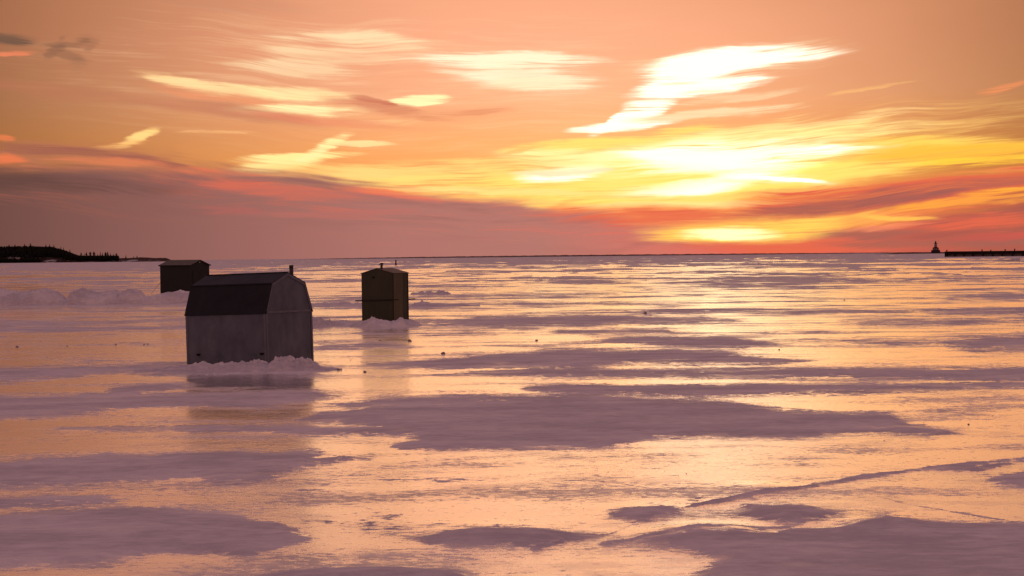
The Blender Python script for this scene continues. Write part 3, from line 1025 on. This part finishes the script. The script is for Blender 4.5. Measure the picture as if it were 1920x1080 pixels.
# ------------------------------------------------------------------ olive upright hut with carrying poles
def olive_hut():
    gx, gy = ground(738.6, 602)
    th = R(25)
    root = empty('ice_fishing_hut', (gx, gy, -0.02), rz=-th, ry=R(-0.2))
    tag(root, 'upright olive brown ice fishing hut with low gable and carrying poles across its walls', 'hut', 'ice fishing huts on the frozen bay')
    A, B = 1.50, 1.285
    ze, zr = 1.99, 2.19
    t = 0.02
    # gable walls face -y and +y here (front wall along x)
    for y0, nrm in ((0.0, -1), (B, 1)):
        pts = [(-A, y0, 0), (0, y0, 0), (0, y0, ze), (-A / 2, y0, zr), (-A, y0, ze)]
        if nrm > 0:
            pts = pts[::-1]
        MB().poly(pts, t, (0, nrm, 0)).build('gable_wall', M_OLIVE, root)
    for x0, nrm in ((0.0, 1), (-A, -1)):
        nb = 3
        w = (B - 2 * t) / nb
        xa, xb = sorted((x0, x0 - nrm * t))
        for i in range(nb):
            y0 = t + i * w
            MB().box(xa, xb - (0.004 if i % 2 else 0), y0 + 0.004, y0 + w - 0.004, 0, ze - 0.01).build('side_board', M_OLIVE_LIT if i < 2 else M_OLIVE, root)
        MB().box(xa + 0.006, xb - 0.006, t, B - t, 0.002, ze - 0.02).build('wall_sheathing', M_OLIVE, root)
    MB().box(-0.03, 0.006, -0.012, 0.0, 0, ze).build('corner_strip', M_POLE, root)
    MB().box(0.002, 0.016, B - 0.05, B + 0.004, 0, ze - 0.02).build('corner_strip', M_POLE, root)
    ov = 0.035
    for s_ in (-1, 1):
        xe = -A / 2 + s_ * (A / 2 + ov)
        ze2 = ze - (zr - ze) / (A / 2) * ov + 0.02
        pts = [(-A / 2, -ov, zr + 0.022), (-A / 2, B + ov, zr + 0.022), (xe, B + ov, ze2), (xe, -ov, ze2)]
        nr_ = Vector((s_ * (zr - ze), 0, A / 2)).normalized()
        if s_ > 0:
            pts = [pts[0], pts[3], pts[2], pts[1]]
        MB().poly(pts, 0.02, nr_).build('roof_slope', M_OROOF, root)
    # ring shaped vent
    MB().tube([(-A * 0.62, -0.001, 1.83), (-A * 0.62, -0.03, 1.83)], 0.042, 12).build('vent', M_HOLE, root, True)
    # stove pipe with a bent rain cowl
    px_, py_ = -A * 0.5 + 0.12, 0.16
    p = MB().tube([(px_, py_, 2.05), (px_, py_, 2.36)], 0.05, 12).build('stove_pipe', M_PIPE, root, True)
    MB().tube([(px_ - 0.13, py_, 2.34), (px_ - 0.07, py_, 2.38), (px_, py_, 2.395), (px_ + 0.07, py_, 2.375)], [0.012, 0.022, 0.03, 0.04], 10).build('rain_cowl', M_PIPE, p, True)
    # carrying poles on the front and on the back wall
    MB().tube([(-A - 0.28, -0.035, 0.86), (0.25, -0.035, 0.90)], 0.024, 8).build('carrying_pole', M_POLE, root, True)
    MB().tube([(-A - 0.2, B + 0.035, 0.84), (0.30, B + 0.035, 0.90)], 0.024, 8).build('carrying_pole', M_POLE, root, True)
    return root


olive_hut()


# ------------------------------------------------------------------ far dark green hut
def green_hut():
    gx, gy = ground(356.5, 553)
    th = R(33)
    root = empty('ice_fishing_hut', (gx, gy, -0.02), rz=-th)
    tag(root, 'dark green ice fishing hut with pale gable roof standing behind the ploughed snow bank', 'hut', 'ice fishing huts on the frozen bay')
    L, Wd = 2.98, 2.16
    ze, zr = 2.26, 2.62
    t = 0.025
    MB().box(-L, 0, 0, t, 0, ze).build('side_wall', M_GREEN, root)
    MB().box(-L, 0, Wd - t, Wd, 0, ze).build('side_wall', M_GREEN, root)
    for x0, nrm in ((0.0, 1), (-L, -1)):
        pts = [(x0, t, 0), (x0, Wd - t, 0), (x0, Wd - t, ze), (x0, Wd / 2, zr - 0.02), (x0, t, ze)]
        if nrm < 0:
            pts = pts[::-1]
        MB().poly(pts, t, (nrm, 0, 0)).build('gable_wall', M_GREEN, root)
        for ya, yb in ((-0.05, Wd / 2), (Wd + 0.05, Wd / 2)):
            MB().bar((x0 + 0.06 * nrm, ya, ze - 0.06), (x0 + 0.06 * nrm, yb, zr - 0.03), 0.02, 0.08).build('rake_board', M_BROWN, root)
    ov = 0.10
    for s_ in (-1, 1):
        yc, ye = Wd / 2, Wd / 2 + s_ * (Wd / 2 + 0.07)
        zz = ze - 0.01
        pts = [(-L - ov, yc, zr + 0.02), (ov, yc, zr + 0.02), (ov, ye, zz), (-L - ov, ye, zz)]
        if s_ < 0:
            pts = pts[::-1]
        nr_ = Vector((0, s_ * (zr - zz), abs(ye - yc))).normalized()
        MB().poly(pts, 0.03, nr_).build('roof_slope', M_GROOF, root)
        MB().bar((-L - ov, ye + s_ * 0.012, zz - 0.035), (ov, ye + s_ * 0.012, zz - 0.035), 0.02, 0.07).build('fascia_board', M_BROWN, root)
    MB().tube([(0.005, Wd / 2, zr - 0.17), (0.03, Wd / 2, zr - 0.17)], 0.045, 10).build('reflector', M_WHITE, root)
    # door with frame on the gable wall
    d = MB().box(0.0, 0.025, 0.35, 1.05, 0.10, 1.75).build('door', M_GREEN, root)
    for y0 in (0.30, 1.06):
        MB().box(0.0, 0.035, y0, y0 + 0.04, 0.08, 1.79).build('door_frame', M_GREEN, d)
    MB().tube([(-L, 0.0, 0.95), (-L - 0.75, -0.22, 0.08)], 0.012, 6).build('guy_rope', M_ROPE, root)
    return root


green_hut()

# ------------------------------------------------------------------ snow banks
snow_bank('snow_bank', 'chunky shovelled snow piled round the foot of the nearest grey hut',
          [(250, 697, 0.15, 0.04), (300, 698, 0.4, 0.10), (345, 698, 0.8, 0.16), (372, 698, 0.9, 0.24), (410, 698, 0.9, 0.17), (450, 698, 0.9, 0.22), (470, 698, 0.9, 0.28), (494, 698, 0.9, 0.16), (510, 697, 0.95, 0.32), (545, 697, 0.95, 0.27), (566, 696, 0.95, 0.34), (584, 696, 0.8, 0.28), (598, 695, 0.4, 0.10), (640, 694, 0.15, 0.03)], 3, 0.03, 1.15)
snow_bank('snow_bank', 'small peaked snow pile round the foot of the olive hut',
          [(655, 613, 0.3, 0.12), (676, 613.5, 0.6, 0.26), (694, 614, 0.8, 0.42), (712, 614, 0.8, 0.34), (730, 613.5, 0.8, 0.24), (752, 612.5, 0.8, 0.36), (768, 611.5, 0.5, 0.3), (790, 611, 0.3, 0.05)], 8, 0.04, 0.9)
snow_bank('snow_bank', 'low snow ridge between the grey hut and the olive hut',
          [(575, 612, 0.5, 0.28), (596, 612, 0.7, 0.42), (612, 612, 0.7, 0.5), (624, 611, 0.5, 0.22), (640, 611, 0.5, 0.3), (662, 611, 0.4, 0.15)], 5, 0.045, 1.0)
snow_bank('snow_bank', 'long ploughed snow ridge across the left edge in front of the green hut',
          [(-120, 574, 1.7, 1.3), (-40, 573, 1.7, 1.3), (40, 573, 1.7, 1.25), (80, 572, 1.6, 1.3), (104, 572, 1.2, 1.1), (114, 572, 1.0, 0.8), (119, 572, 0.9, 0.36), (126, 572, 1.1, 1.15), (160, 571, 1.5, 1.25), (212, 571, 1.4, 1.25), (217, 571, 1.2, 0.85), (224, 571, 1.3, 1.15), (262, 570, 1.3, 1.15), (267, 570, 1.0, 0.62), (284, 570, 1.2, 0.9), (320, 569, 1.3, 1.0), (370, 569, 1.3, 0.9), (410, 568, 0.8, 0.3)], 12, 0.085, 0.45)
snow_bank('snow_bank', 'thin broken snow ridge on the ice far behind the olive hut',
          [(770, 552, 0.5, 0.15), (795, 552, 0.7, 0.2), (806, 552, 0.8, 0.3), (813, 552, 0.5, 0.15), (822, 552, 0.9, 0.32), (834, 552, 0.6, 0.24), (845, 552, 0.4, 0.1)], 21, 0.12, 1.2)
snow_bank('snow_bank', 'long flat snow drift on the ice right of the olive hut',
          [(768, 576, 0.6, 0.12), (778, 575, 0.8, 0.25), (790, 575, 0.9, 0.36), (812, 575, 0.8, 0.18), (860, 574, 0.6, 0.1), (900, 574, 0.4, 0.05)], 25, 0.09, 0.8)
snow_bank('snow_bank', 'low snow drift on the ice behind the grey hut towards the olive hut',
          [(575, 573, 0.6, 0.12), (610, 573, 0.8, 0.2), (650, 573, 0.8, 0.2), (690, 573, 0.6, 0.15)], 29, 0.09, 0.9)

# ------------------------------------------------------------------ loose snow clods


def clod_mesh(seed):
    rnd = random.Random(seed)
    v, f = [], []
    rings, seg = 4, 8
    for i in range(rings + 1):
        ph = math.pi / 2 * i / rings
        for k in range(seg):
            a = 2 * math.pi * k / seg + rnd.uniform(-0.2, 0.2)
            r_ = math.cos(ph) * rnd.uniform(0.72, 1.15) if i < rings else 0.12
            v.append((r_ * math.cos(a), r_ * math.sin(a) * 0.8, math.sin(ph) * rnd.uniform(0.75, 1.1)))
    for i in range(rings):
        for k in range(seg):
            l = (k + 1) % seg
            f.append((i * seg + k, i * seg + l, (i + 1) * seg + l, (i + 1) * seg + k))
    f.append(tuple(rings * seg + k for k in range(seg)))
    me = bpy.data.meshes.new('snow_clod')
    me.from_pydata(v, [], f)
    me.materials.append(M_CLOD)
    return me


M_CLOD = simple('dirty_snow_clod', (0.30, 0.26, 0.28), 0.9, 0.1, 0.3, 9.0)
_cl = [clod_mesh(k) for k in range(4)]
for i, (x, y, w, lab) in enumerate([
        (32, 651, 7, 'dark snow clod alone near the left edge of the ice'),
        (217, 647, 6, 'largest snow clod on the ice left of the grey hut'),
        (126, 649, 4, 'tiny snow clod between the edge and the grey hut'),
        (270, 647, 5, 'one of two close snow clods left of the grey hut, the farther left'),
        (277, 646, 5, 'one of two close snow clods left of the grey hut, the nearer to it'),
        (684, 698, 8, 'snow clod on bright ice right of the grey hut'),
        (634, 694, 9, 'flat snow clod at the right tail of the grey hut snow pile'),
        (768, 640, 10, 'broad dark snow clod on the ice below the olive hut'),
        (712, 639, 5, 'small snow clod on the ice just below the olive hut'),
        (831, 664, 12, 'pointed lump on the snow patch right of the huts'),
        (1006, 639, 7, 'dark clod on bright ice in the middle of the bay'),
        (1461, 656, 5, 'lone clod on yellow ice right of the middle'),
        (1816, 796, 5, 'small clod on bright ice near the right edge'),
        (1210, 589, 12, 'row of small lumps on the snow patch in the middle distance'),
        (1583, 563, 4, 'tiny distant clod on the ice towards the right')]):
    gx, gy = ground(x, y)
    sc_ = w * 0.9 * gy / FPX / 2
    o = bpy.data.objects.new('snow_clod', _cl[i % 4])
    scene.collection.objects.link(o)
    o.location = (gx, gy, 0.0)
    o.scale = (sc_, sc_ * 0.9, sc_ * 0.85)
    o.rotation_euler = (0, 0, i * 1.3)
    tag(o, lab, 'snow clod', 'loose snow clods on the ice')

# crumbs nobody could count
rnd = random.Random(4)
cv, cf = [], []
zones = [(20, 340, 640, 672, 60, 3.0), (590, 800, 625, 700, 60, 3.0), (240, 350, 690, 704, 50, 3.0), (1000, 1900, 720, 905, 150, 2.5), (600, 1400, 860, 960, 150, 3.0), (960, 1900, 560, 660, 60, 2.5), (600, 960, 700, 760, 50, 2.5)]
for x0, x1, y0, y1, cnt, w in zones:
    for _ in range(cnt):
        x, y = rnd.uniform(x0, x1), rnd.uniform(y0, y1)
        gx, gy = ground(x, y)
        s_ = w * gy / FPX / 2 * rnd.uniform(0.25, 0.5 + 0.9 * rnd.random() ** 3)
        b = len(cv)
        for k in range(5):
            a = k * 2 * math.pi / 5 + rnd.uniform(-.3, .3)
            cv.append((gx + s_ * math.cos(a), gy + s_ * math.sin(a), -0.003))
        for k in range(5):
            a = k * 2 * math.pi / 5 + rnd.uniform(-.3, .3)
            cv.append((gx + .6 * s_ * math.cos(a), gy + .6 * s_ * math.sin(a), s_ * rnd.uniform(.2, .5)))
        for k in range(5):
            l = (k + 1) % 5
            cf.append((b + k, b + l, b + 5 + l, b + 5 + k))
        cf.append(tuple(b + 5 + k for k in range(5)))
tag(link('snow_crumbs', cv, cf, M_CLOD), 'scattered crumbs of frozen snow on the bare ice', kind='stuff')

# ------------------------------------------------------------------ headland, left
M_LAND, n_, o_ = mat_new('snowy_rocky_shore')
_pos = n_.n('ShaderNodeNewGeometry').outputs['Position']
_x, _y, _z = n_.sep(_pos)
_ns = n_.noise(n_.xyz(n_.m('MULTIPLY', _x, 0.03), n_.m('MULTIPLY', _y, 0.004), n_.m('MULTIPLY', _z, 0.25)), 1.0, 5, 0.6)
_pp = n_.n('ShaderNodeBsdfPrincipled')
n_.put(_pp.inputs['Base Color'], n_.mix(n_.rng(_ns, 0.53, 0.58), (0.035, 0.022, 0.022), (0.42, 0.42, 0.46)))
_pp.inputs['Roughness'].default_value = 0.95
M_LAND.node_tree.links.new(_pp.outputs[0], o_.inputs[0])
HD = 4600.0
PXM = HD / FPX


def land_strip(name, label, prof, Y, depth, mat, roughness=0.3, seed=1):
    """prof: list of (x px, height m). A low hill with a shore front and a back slope."""
    xs = np.linspace(prof[0][0], prof[-1][0], max(24, int((prof[-1][0] - prof[0][0]) / 3)))
    hs = np.interp(xs, [p[0] for p in prof], [p[1] for p in prof])
    cols = []
    rows = [(0, 0.0), (0.02, 0.45), (0.12, 0.7), (0.45, 1.0), (1.0, 0.0)]
    v, f = [], []
    for i, (x, h) in enumerate(zip(xs, hs)):
        X0 = at_depth(x, 486, Y)[0]
        k = 1 + roughness * float(fbm(np.array([i * 0.31 + seed]), np.array([seed * 1.7]), 3)[0])
        for d_, q in rows:
            sx = X0 * (1 + depth * d_ / Y)
            j = 14 * float(fbm(np.array([i * 0.2 + seed * 5]), np.array([d_ * 9.0]), 2)[0])
            v.append((sx, Y + depth * d_ + j * (1 - d_), max(-0.3, h * q * k) if q else -0.3))
    nrw = len(rows)
    for i in range(len(xs) - 1):
        for j in range(nrw - 1):
            a = i * nrw + j
            f.append((a, a + nrw, a + nrw + 1, a + 1))
    o = link(name, v, f, mat)
    tag(o, label, kind='structure')
    return o


land_strip('headland', 'low wooded headland on the left with snowy rocks at its shore',
           [(-260, 24), (-100, 27), (0, 27), (60, 28), (90, 26), (108, 22), (125, 14), (150, 7), (220, 5.5), (226, 5), (260, 6), (300, 4.5), (315, 3.5), (322, 0.2)], HD, 320, M_LAND, 0.15, 3)
M_BLUFF = simple('red_brown_bluff', (0.05, 0.022, 0.022), 0.95, 0.1, 0.3, 0.02)
land_strip('bluff', 'thin dark bluff edge running out from the headland',
           [(218, 8.5), (240, 9.0), (268, 10.2), (290, 8.6), (312, 8.2), (318, 5), (326, 0.3)], HD + 60, 120, M_BLUFF, 0.12, 6)
M_FAR = simple('distant_shore', (0.16, 0.11, 0.11), 0.95, 0.1, 0.2, 0.002)
land_strip('far_shore', 'thin far shore on the horizon behind the middle of the bay',
           [(560, 0.5), (640, 4), (800, 7), (900, 8), (1100, 9), (1250, 8), (1400, 7), (1560, 5), (1720, 4), (2100, 3)], 12000, 500, M_FAR, 0.35, 9)
M_ROCKS = simple('distant_breakwater_rock', (0.10, 0.07, 0.07), 0.95, 0.1, 0.3, 0.05)
land_strip('breakwater', 'low breakwater running out to the lighthouse',
           [(1640, 0.2), (1690, 2.2), (1712, 3.2), (1730, 2.0), (1760, 2.2), (1800, 1.8)], 4000, 30, M_ROCKS, 0.4, 13)

# trees
M_CROWN = simple('dark_spruce_foliage', (0.016, 0.018, 0.014), 0.95, 0.05, 0.35, 0.8)
M_TRUNK = simple('dark_trunk_bark', (0.03, 0.022, 0.018), 0.95, 0.05, 0.2, 2.0)


def spruce_geo(seed, h=1.0, w=0.2, bushy=False):
    rnd = random.Random(seed)
    v, f = [], []
    tiers = 9
    for i in range(tiers):
        z = 0.12 + 0.84 * i / tiers
        if bushy:
            rr = w * math.sin(math.pi * min(0.97, 0.12 + 0.86 * i / tiers)) * rnd.uniform(0.6, 1.2)
        else:
            rr = w * (1 - i / tiers) ** 0.9 * rnd.uniform(0.7, 1.2) + 0.012
        seg = 7
        tip = len(v)
        v.append((0, 0, (z + 0.17) * h))
        for k in range(seg):
            a = 2 * math.pi * (k + rnd.random() * 0.8) / seg
            q = rr * rnd.uniform(0.45, 1.25) * h
            v.append((q * math.cos(a), q * math.sin(a), (z - 0.03 * rnd.random()) * h))
        for k in range(seg):
            f.append((tip, tip + 1 + k, tip + 1 + (k + 1) % seg))
            # small ragged twig between tiers
        for k in range(3):
            a = rnd.uniform(0, 6.28)
            q = rr * 1.35 * h
            b = len(v)
            v += [(0, 0, (z + 0.06) * h), (q * math.cos(a), q * math.sin(a), (z + 0.03) * h), (0, 0, (z + 0.02) * h)]
            f.append((b, b + 1, b + 2))
    return v, f


def trunk_geo(h=1.0):
    m_ = MB().tube([(0, 0, 0), (0, 0, 0.9 * h)], [0.02 * h, 0.004 * h], 5)
    return [tuple(p) for p in m_.v], m_.f


def headland_height(x):
    return float(np.interp(x, [-260, -100, 0, 60, 90, 108, 125, 150, 220, 226, 260, 300, 315], [26, 28, 28, 28, 26, 22, 14, 7, 5.5, 5, 6, 4.5, 3.5]))


# dense wood as one mass of trees
rnd = random.Random(21)
gv, gf = [], []
protos = [spruce_geo(k, 1, 0.26, bushy=(k % 3 == 2)) for k in range(6)]
for _ in range(3600):
    x = rnd.uniform(-250, 152) if rnd.random() < 0.84 else rnd.uniform(140, 222)
    d_ = rnd.random() ** 1.1
    topv = float(np.interp(x, [-250, 0, 20, 45, 60, 75, 95, 105, 115, 125, 133, 140, 148, 160, 222], [40, 39.5, 39, 39.5, 40, 38, 37.5, 34.5, 31, 27, 23, 19, 15.5, 15, 14.5]))
    hh_ = headland_height(x)
    zb = hh_ * float(np.interp((4 + 150 * d_) / 320, [0, 0.02, 0.12, 0.45], [0, 0.45, 0.7, 1.0]))
    th_ = (topv + 3) * rnd.uniform(0.86, 1.0) - zb if d_ > 0.35 else rnd.uniform(10, 17)
    th_ = max(min(th_, topv + 1 - zb, 19), 5.0)
    if 76 < x < 122 and d_ < 0.07:
        continue
    Yt = HD + 1 + 150 * d_
    if x < 74 and rnd.random() < 0.22:
        Yt, zb, th_ = HD - 6, 0.0, rnd.uniform(8, 14)
    X0 = at_depth(x, 486, Yt)[0]
    pv, pf = protos[rnd.randrange(6)]
    a = rnd.uniform(0, 6.28)
    ca, sa = math.cos(a), math.sin(a)
    b = len(gv)
    ws = max(th_, 9) * rnd.uniform(1.0, 1.6)
    gv += [(X0 + (p[0] * ca - p[1] * sa) * ws, Yt + (p[0] * sa + p[1] * ca) * ws, zb - 0.5 + p[2] * th_) for p in pv]
    gf += [tuple(b + i for i in q) for q in pf]
tag(link('forest', gv, gf, M_CROWN), 'dense dark spruce wood covering the left headland', kind='stuff')

# trees one can tell apart
tree_me = []
for k in range(4):
    v, f = spruce_geo(40 + k, 1, 0.17 if k != 3 else 0.22, bushy=(k >= 2))
    cm = bpy.data.meshes.new('crown')
    cm.from_pydata(v, [], f)
    cm.materials.append(M_CROWN)
    v, f = trunk_geo()
    tm = bpy.data.meshes.new('trunk')
    tm.from_pydata(v, [], f)
    tm.materials.append(M_TRUNK)
    tree_me.append((cm, tm))
TREES = [(17, 458.5, 2, 'ridge'), (28, 458.5, 2, 'ridge'), (46, 457.5, 2, 'ridge'), (57, 456.5, 2, 'ridge'), (86, 457.5, 1, 'ridge'), (93, 457, 0, 'ridge'), (101, 458, 0, 'ridge'), (114, 462, 1, 'ridge'), (119, 464, 0, 'ridge'), (131, 467, 1, 'ridge'),
         (152, 473.5, 2, 'row'), (158, 476, 0, 'row'), (162, 472.5, 2, 'row'), (169, 471.5, 3, 'row'), (176, 471, 3, 'row'), (183, 475.5, 0, 'row'), (188, 472, 1, 'row'), (192, 473, 0, 'row'), (198, 471.8, 3, 'row'), (202, 472, 2, 'row'), (207, 474, 0, 'row'), (213, 475, 1, 'row'), (218, 474, 3, 'row'),
         (231, 477.3, 1, 'lone spruce on the low bluff just right of the tree row'), (246, 480, 2, 'left one of a pair of small trees on the bluff'), (252, 478.8, 3, 'right and taller one of a pair of small trees on the bluff')]
ORD = 'first second third fourth fifth sixth seventh eighth ninth tenth eleventh twelfth thirteenth'.split()
for i, (x, ytop, k, where) in enumerate(TREES):
    Yt = HD + (70 if where == 'ridge' else 30)
    X0, _, zt = at_depth(x, ytop, Yt)
    zb = headland_height(x) * (0.9 if where == 'ridge' else 0.75)
    if where not in ('ridge', 'row'):
        zb = 6.0
        Yt = HD + 62
    h_ = zt - zb
    r_ = empty('spruce_tree', (X0, Yt, zb), rz=i * 0.9)
    wsc = max(h_, 6) * (1.15 if h_ > 9 else 1.0)
    if where == 'ridge':
        tag(r_, ORD[i] + ' spruce from the left standing above the dark wooded ridge', 'tree', 'spruces standing above the wooded ridge')
    elif where == 'row':
        tag(r_, ORD[i - 10] + ' tree from the left in the jagged row below the wooded ridge', 'tree', 'spruces in the row at the end of the wood')
    else:
        tag(r_, where, 'tree')
    for nm, me in zip(('crown', 'trunk'), tree_me[k]):
        c = bpy.data.objects.new(nm, me)
        scene.collection.objects.link(c)
        c.parent = r_
        c.scale = (wsc, wsc, h_)

# ------------------------------------------------------------------ lighthouse
M_LHW = simple('lighthouse_white_paint', (0.20, 0.17, 0.19), 0.8, 0.2, 0.1, 0.5)
M_LHR = simple('lighthouse_dark_red', (0.06, 0.02, 0.02), 0.8, 0.2, 0.1, 0.5)
M_LHD = simple('lighthouse_caisson_steel', (0.035, 0.025, 0.035), 0.9, 0.1, 0.2, 0.5)


def lighthouse():
    Y = 4000.0
    k = Y / FPX
    X0, _, _ = at_depth(1754.4, 472, Y)
    r_ = empty('lighthouse', (X0, Y, 0.0))
    tag(r_, 'small lighthouse with tapered tower on a round base, far out beside the pier', 'lighthouse')
    z0 = 2.0
    MB().tube([(0, 0, 0), (0, 0, z0), (0, 0, z0 + 4.4 * k), (0, 0, z0 + 4.6 * k)], [8.6 * k, 8.6 * k, 8.2 * k, 9.4 * k], 20).build('caisson', M_LHD, r_)
    h_ = MB().tube([(0, 0, z0 + 4.6 * k), (0, 0, z0 + 8.0 * k)], [5.8 * k, 5.8 * k], 8).build('house', M_LHW, r_)
    for a in range(8):
        ca, sa = math.cos(a * math.pi / 4 + .39), math.sin(a * math.pi / 4 + .39)
        rr = 5.45 * k
        MB().bar((ca * rr, sa * rr, z0 + 5.4 * k), (ca * rr, sa * rr, z0 + 7.2 * k), 0.9 * k, 0.3, up=(ca, sa, 0)).build('window', M_HOLE, h_)
    MB().tube([(0, 0, z0 + 8.0 * k), (0, 0, z0 + 8.4 * k), (0, 0, z0 + 10.6 * k)], [6.4 * k, 6.2 * k, 2.6 * k], 8).build('hip_roof', M_LHR, r_)
    MB().tube([(0, 0, z0 + 10.0 * k), (0, 0, z0 + 16.6 * k)], [2.8 * k, 2.2 * k], 8).build('tower', M_LHW, r_)
    g = MB().tube([(0, 0, z0 + 16.6 * k), (0, 0, z0 + 17.0 * k)], [3.7 * k, 3.7 * k], 12).build('gallery', M_LHR, r_)
    for a in range(12):
        ca, sa = math.cos(a * math.pi / 6) * 3.5 * k, math.sin(a * math.pi / 6) * 3.5 * k
        MB().bar((ca, sa, z0 + 17.0 * k), (ca, sa, z0 + 18.0 * k), 0.2, 0.2, up=(1, 0, 0)).build('railing_post', M_LHR, g)
    MB().tube([(0, 0, z0 + 17.0 * k), (0, 0, z0 + 19.4 * k)], [1.5 * k, 1.5 * k], 8).build('lantern', M_LHD, r_)
    MB().tube([(0, 0, z0 + 19.4 * k), (0, 0, z0 + 20.6 * k), (0, 0, z0 + 21.4 * k), (0, 0, z0 + 22.4 * k)], [1.9 * k, 1.2 * k, 0.35 * k, 0.1 * k], 8).build('lantern_roof', M_LHR, r_)


lighthouse()

# ------------------------------------------------------------------ pier
M_PIER = simple('dark_tarred_timber', (0.020, 0.014, 0.014), 0.9, 0.1, 0.3, 0.4)
M_PIER2 = simple('pier_core_timber', (0.19, 0.15, 0.16), 0.9, 0.1, 0.3, 0.4)  # core wall, paler than the tarred timber in front of it


def pier():
    ax, ay = ground(1771.5, 481.0)
    ay_, k = 1080.0, 1080.0 / FPX
    A = Vector((at_depth(1771.5, 480, 1080)[0], 1080, 0))
    B = Vector((at_depth(2500, 480, 960)[0], 960, 0))
    r_ = empty('pier', A, rz=math.atan2(B.y - A.y, B.x - A.x))
    tag(r_, 'long dark timber pier with bollards running in from the right edge', 'pier')
    L = (B - A).length
    wd = 12.0
    dk = 2.85
    MB().box(0, L, 0, wd, dk - 0.6, dk).build('deck', M_PIER, r_)
    MB().box(0, L, -0.25, 0.0, dk - 1.45, dk + 0.12).build('fender_beam', M_PIER, r_)
    MB().box(0.4, L, 1.2, wd, 0.0, dk - 0.6).build('core_wall', M_PIER2, r_)
    MB().box(0, 1.2, -0.3, wd, 0.0, dk - 0.6).build('end_wall', M_PIER, r_)
    px_list = [1779, 1796, 1814, 1832, 1852, 1871, 1890, 1910, 1930, 1950, 1972, 1996, 2022, 2050]
    for x in px_list:
        X = at_depth(x, 480, 1075)[0] - A.x
        MB().box(X - 0.45, X + 0.45, -0.7, -0.25, 0, dk - 0.1).build('piling', M_PIER, r_)
    for x, hgt in ((1778.7, 0.95), (1849, 0.95), (1866.3, 0.7), (1894.3, 0.95), (1912.7, 1.15), (1945, 0.9), (1985, 1.0), (2030, 0.9)):
        X = at_depth(x, 480, 1075)[0] - A.x
        MB().tube([(X, 0.5, dk), (X, 0.5, dk + hgt * 0.7), (X, 0.5, dk + hgt * 0.72), (X, 0.5, dk + hgt)], [0.3, 0.3, 0.48, 0.45], 8).build('bollard', M_PIER, r_)


pier()

# ------------------------------------------------------------------ rafted ice by the pier
M_ICEB, n_, o_ = mat_new('broken_white_ice')
_d = n_.n('ShaderNodeBsdfDiffuse')
_d.inputs['Color'].default_value = (0.8, 0.8, 0.82, 1)
_t = n_.n('ShaderNodeBsdfTranslucent')
_t.inputs['Color'].default_value = (0.9, 0.9, 0.9, 1)
_g = n_.n('ShaderNodeBsdfGlossy')
_g.inputs['Roughness'].default_value = 0.3
_m1, _m2 = n_.n('ShaderNodeMixShader'), n_.n('ShaderNodeMixShader')
_m1.inputs[0].default_value = 0.85
_m2.inputs[0].default_value = 0.25
M_ICEB.node_tree.links.new(_d.outputs[0], _m1.inputs[1])
M_ICEB.node_tree.links.new(_t.outputs[0], _m1.inputs[2])
M_ICEB.node_tree.links.new(_m1.outputs[0], _m2.inputs[1])
M_ICEB.node_tree.links.new(_g.outputs[0], _m2.inputs[2])
M_ICEB.node_tree.links.new(_m2.outputs[0], o_.inputs[0])


def ice_heap():
    gx, gy = ground(1890, 489.5)
    r_ = empty('ice_heap', (gx, gy, 0))
    tag(r_, 'pale heap of tilted broken ice slabs on the bay below the pier', 'ice heap')
    rnd = random.Random(3)
    for i, (dx_, w, h_, tilt) in enumerate([(-2.6, 1.3, 0.25, 8), (-1.5, 1.5, 0.5, 16), (-0.4, 1.6, 0.75, 22), (0.7, 1.6, 1.0, 30), (1.8, 1.4, 1.25, 42), (2.6, 0.9, 1.55, 58), (-3.8, 1.0, 0.15, 5), (0.2, 1.1, 0.35, 12)]):
        a = R(tilt)
        m_ = MB()
        c = Vector((dx_, rnd.uniform(-0.6, 0.6), 0.0))
        pts = []
        for q in ((-0.6, 0.0), (0.6, 0.0), (0.7, 0.5), (0.45, 1.0), (-0.1, 0.8), (-0.55, 0.45)):
            u_ = q[0] * w
            v_ = q[1] * h_ * 0.6
            pts.append(c + Vector((u_, v_ * 0.5, v_ + 0.25 * u_ * math.sin(a) * q[1])))
        m_.poly(pts, 0.12, (0, -0.9, 0.45))
        m_.build('ice_slab', M_ICEB, r_)


ice_heap()

# ------------------------------------------------------------------ red marker and leaning stake far out
M_REDM = simple('dark_red_marker_paint', (0.10, 0.012, 0.016), 0.7, 0.3, 0.2, 2.0)
gx, gy = ground(742.3, 497.2)
r_ = empty('marker_post', (gx, gy, 0))
tag(r_, 'small dark red drum marker standing on the ice beyond the olive hut', 'marker')
MB().tube([(0, 0, 0), (0, 0, 0.75), (0, 0, 0.78), (0, 0, 1.5), (0, 0, 1.62)], [0.30, 0.30, 0.26, 0.26, 0.18], 12).build('drum', M_REDM, r_, True)
MB().tube([(0, 0, 1.6), (0, 0, 1.8)], [0.30, 0.26], 12).build('top_cap', M_PIPE, r_, True)
gx, gy = ground(757.8, 494.2)
o = MB().tube([(-0.4, 0, 0), (0.0, 0, 0.6), (0.05, 0, 1.0), (-0.3, 0, 1.25)], 0.07, 6).build('leaning_stake', M_REDM, None)
o.location = (gx, gy, 0)
tag(o, 'thin bent stake on the ice just right of the red drum marker', 'stake')
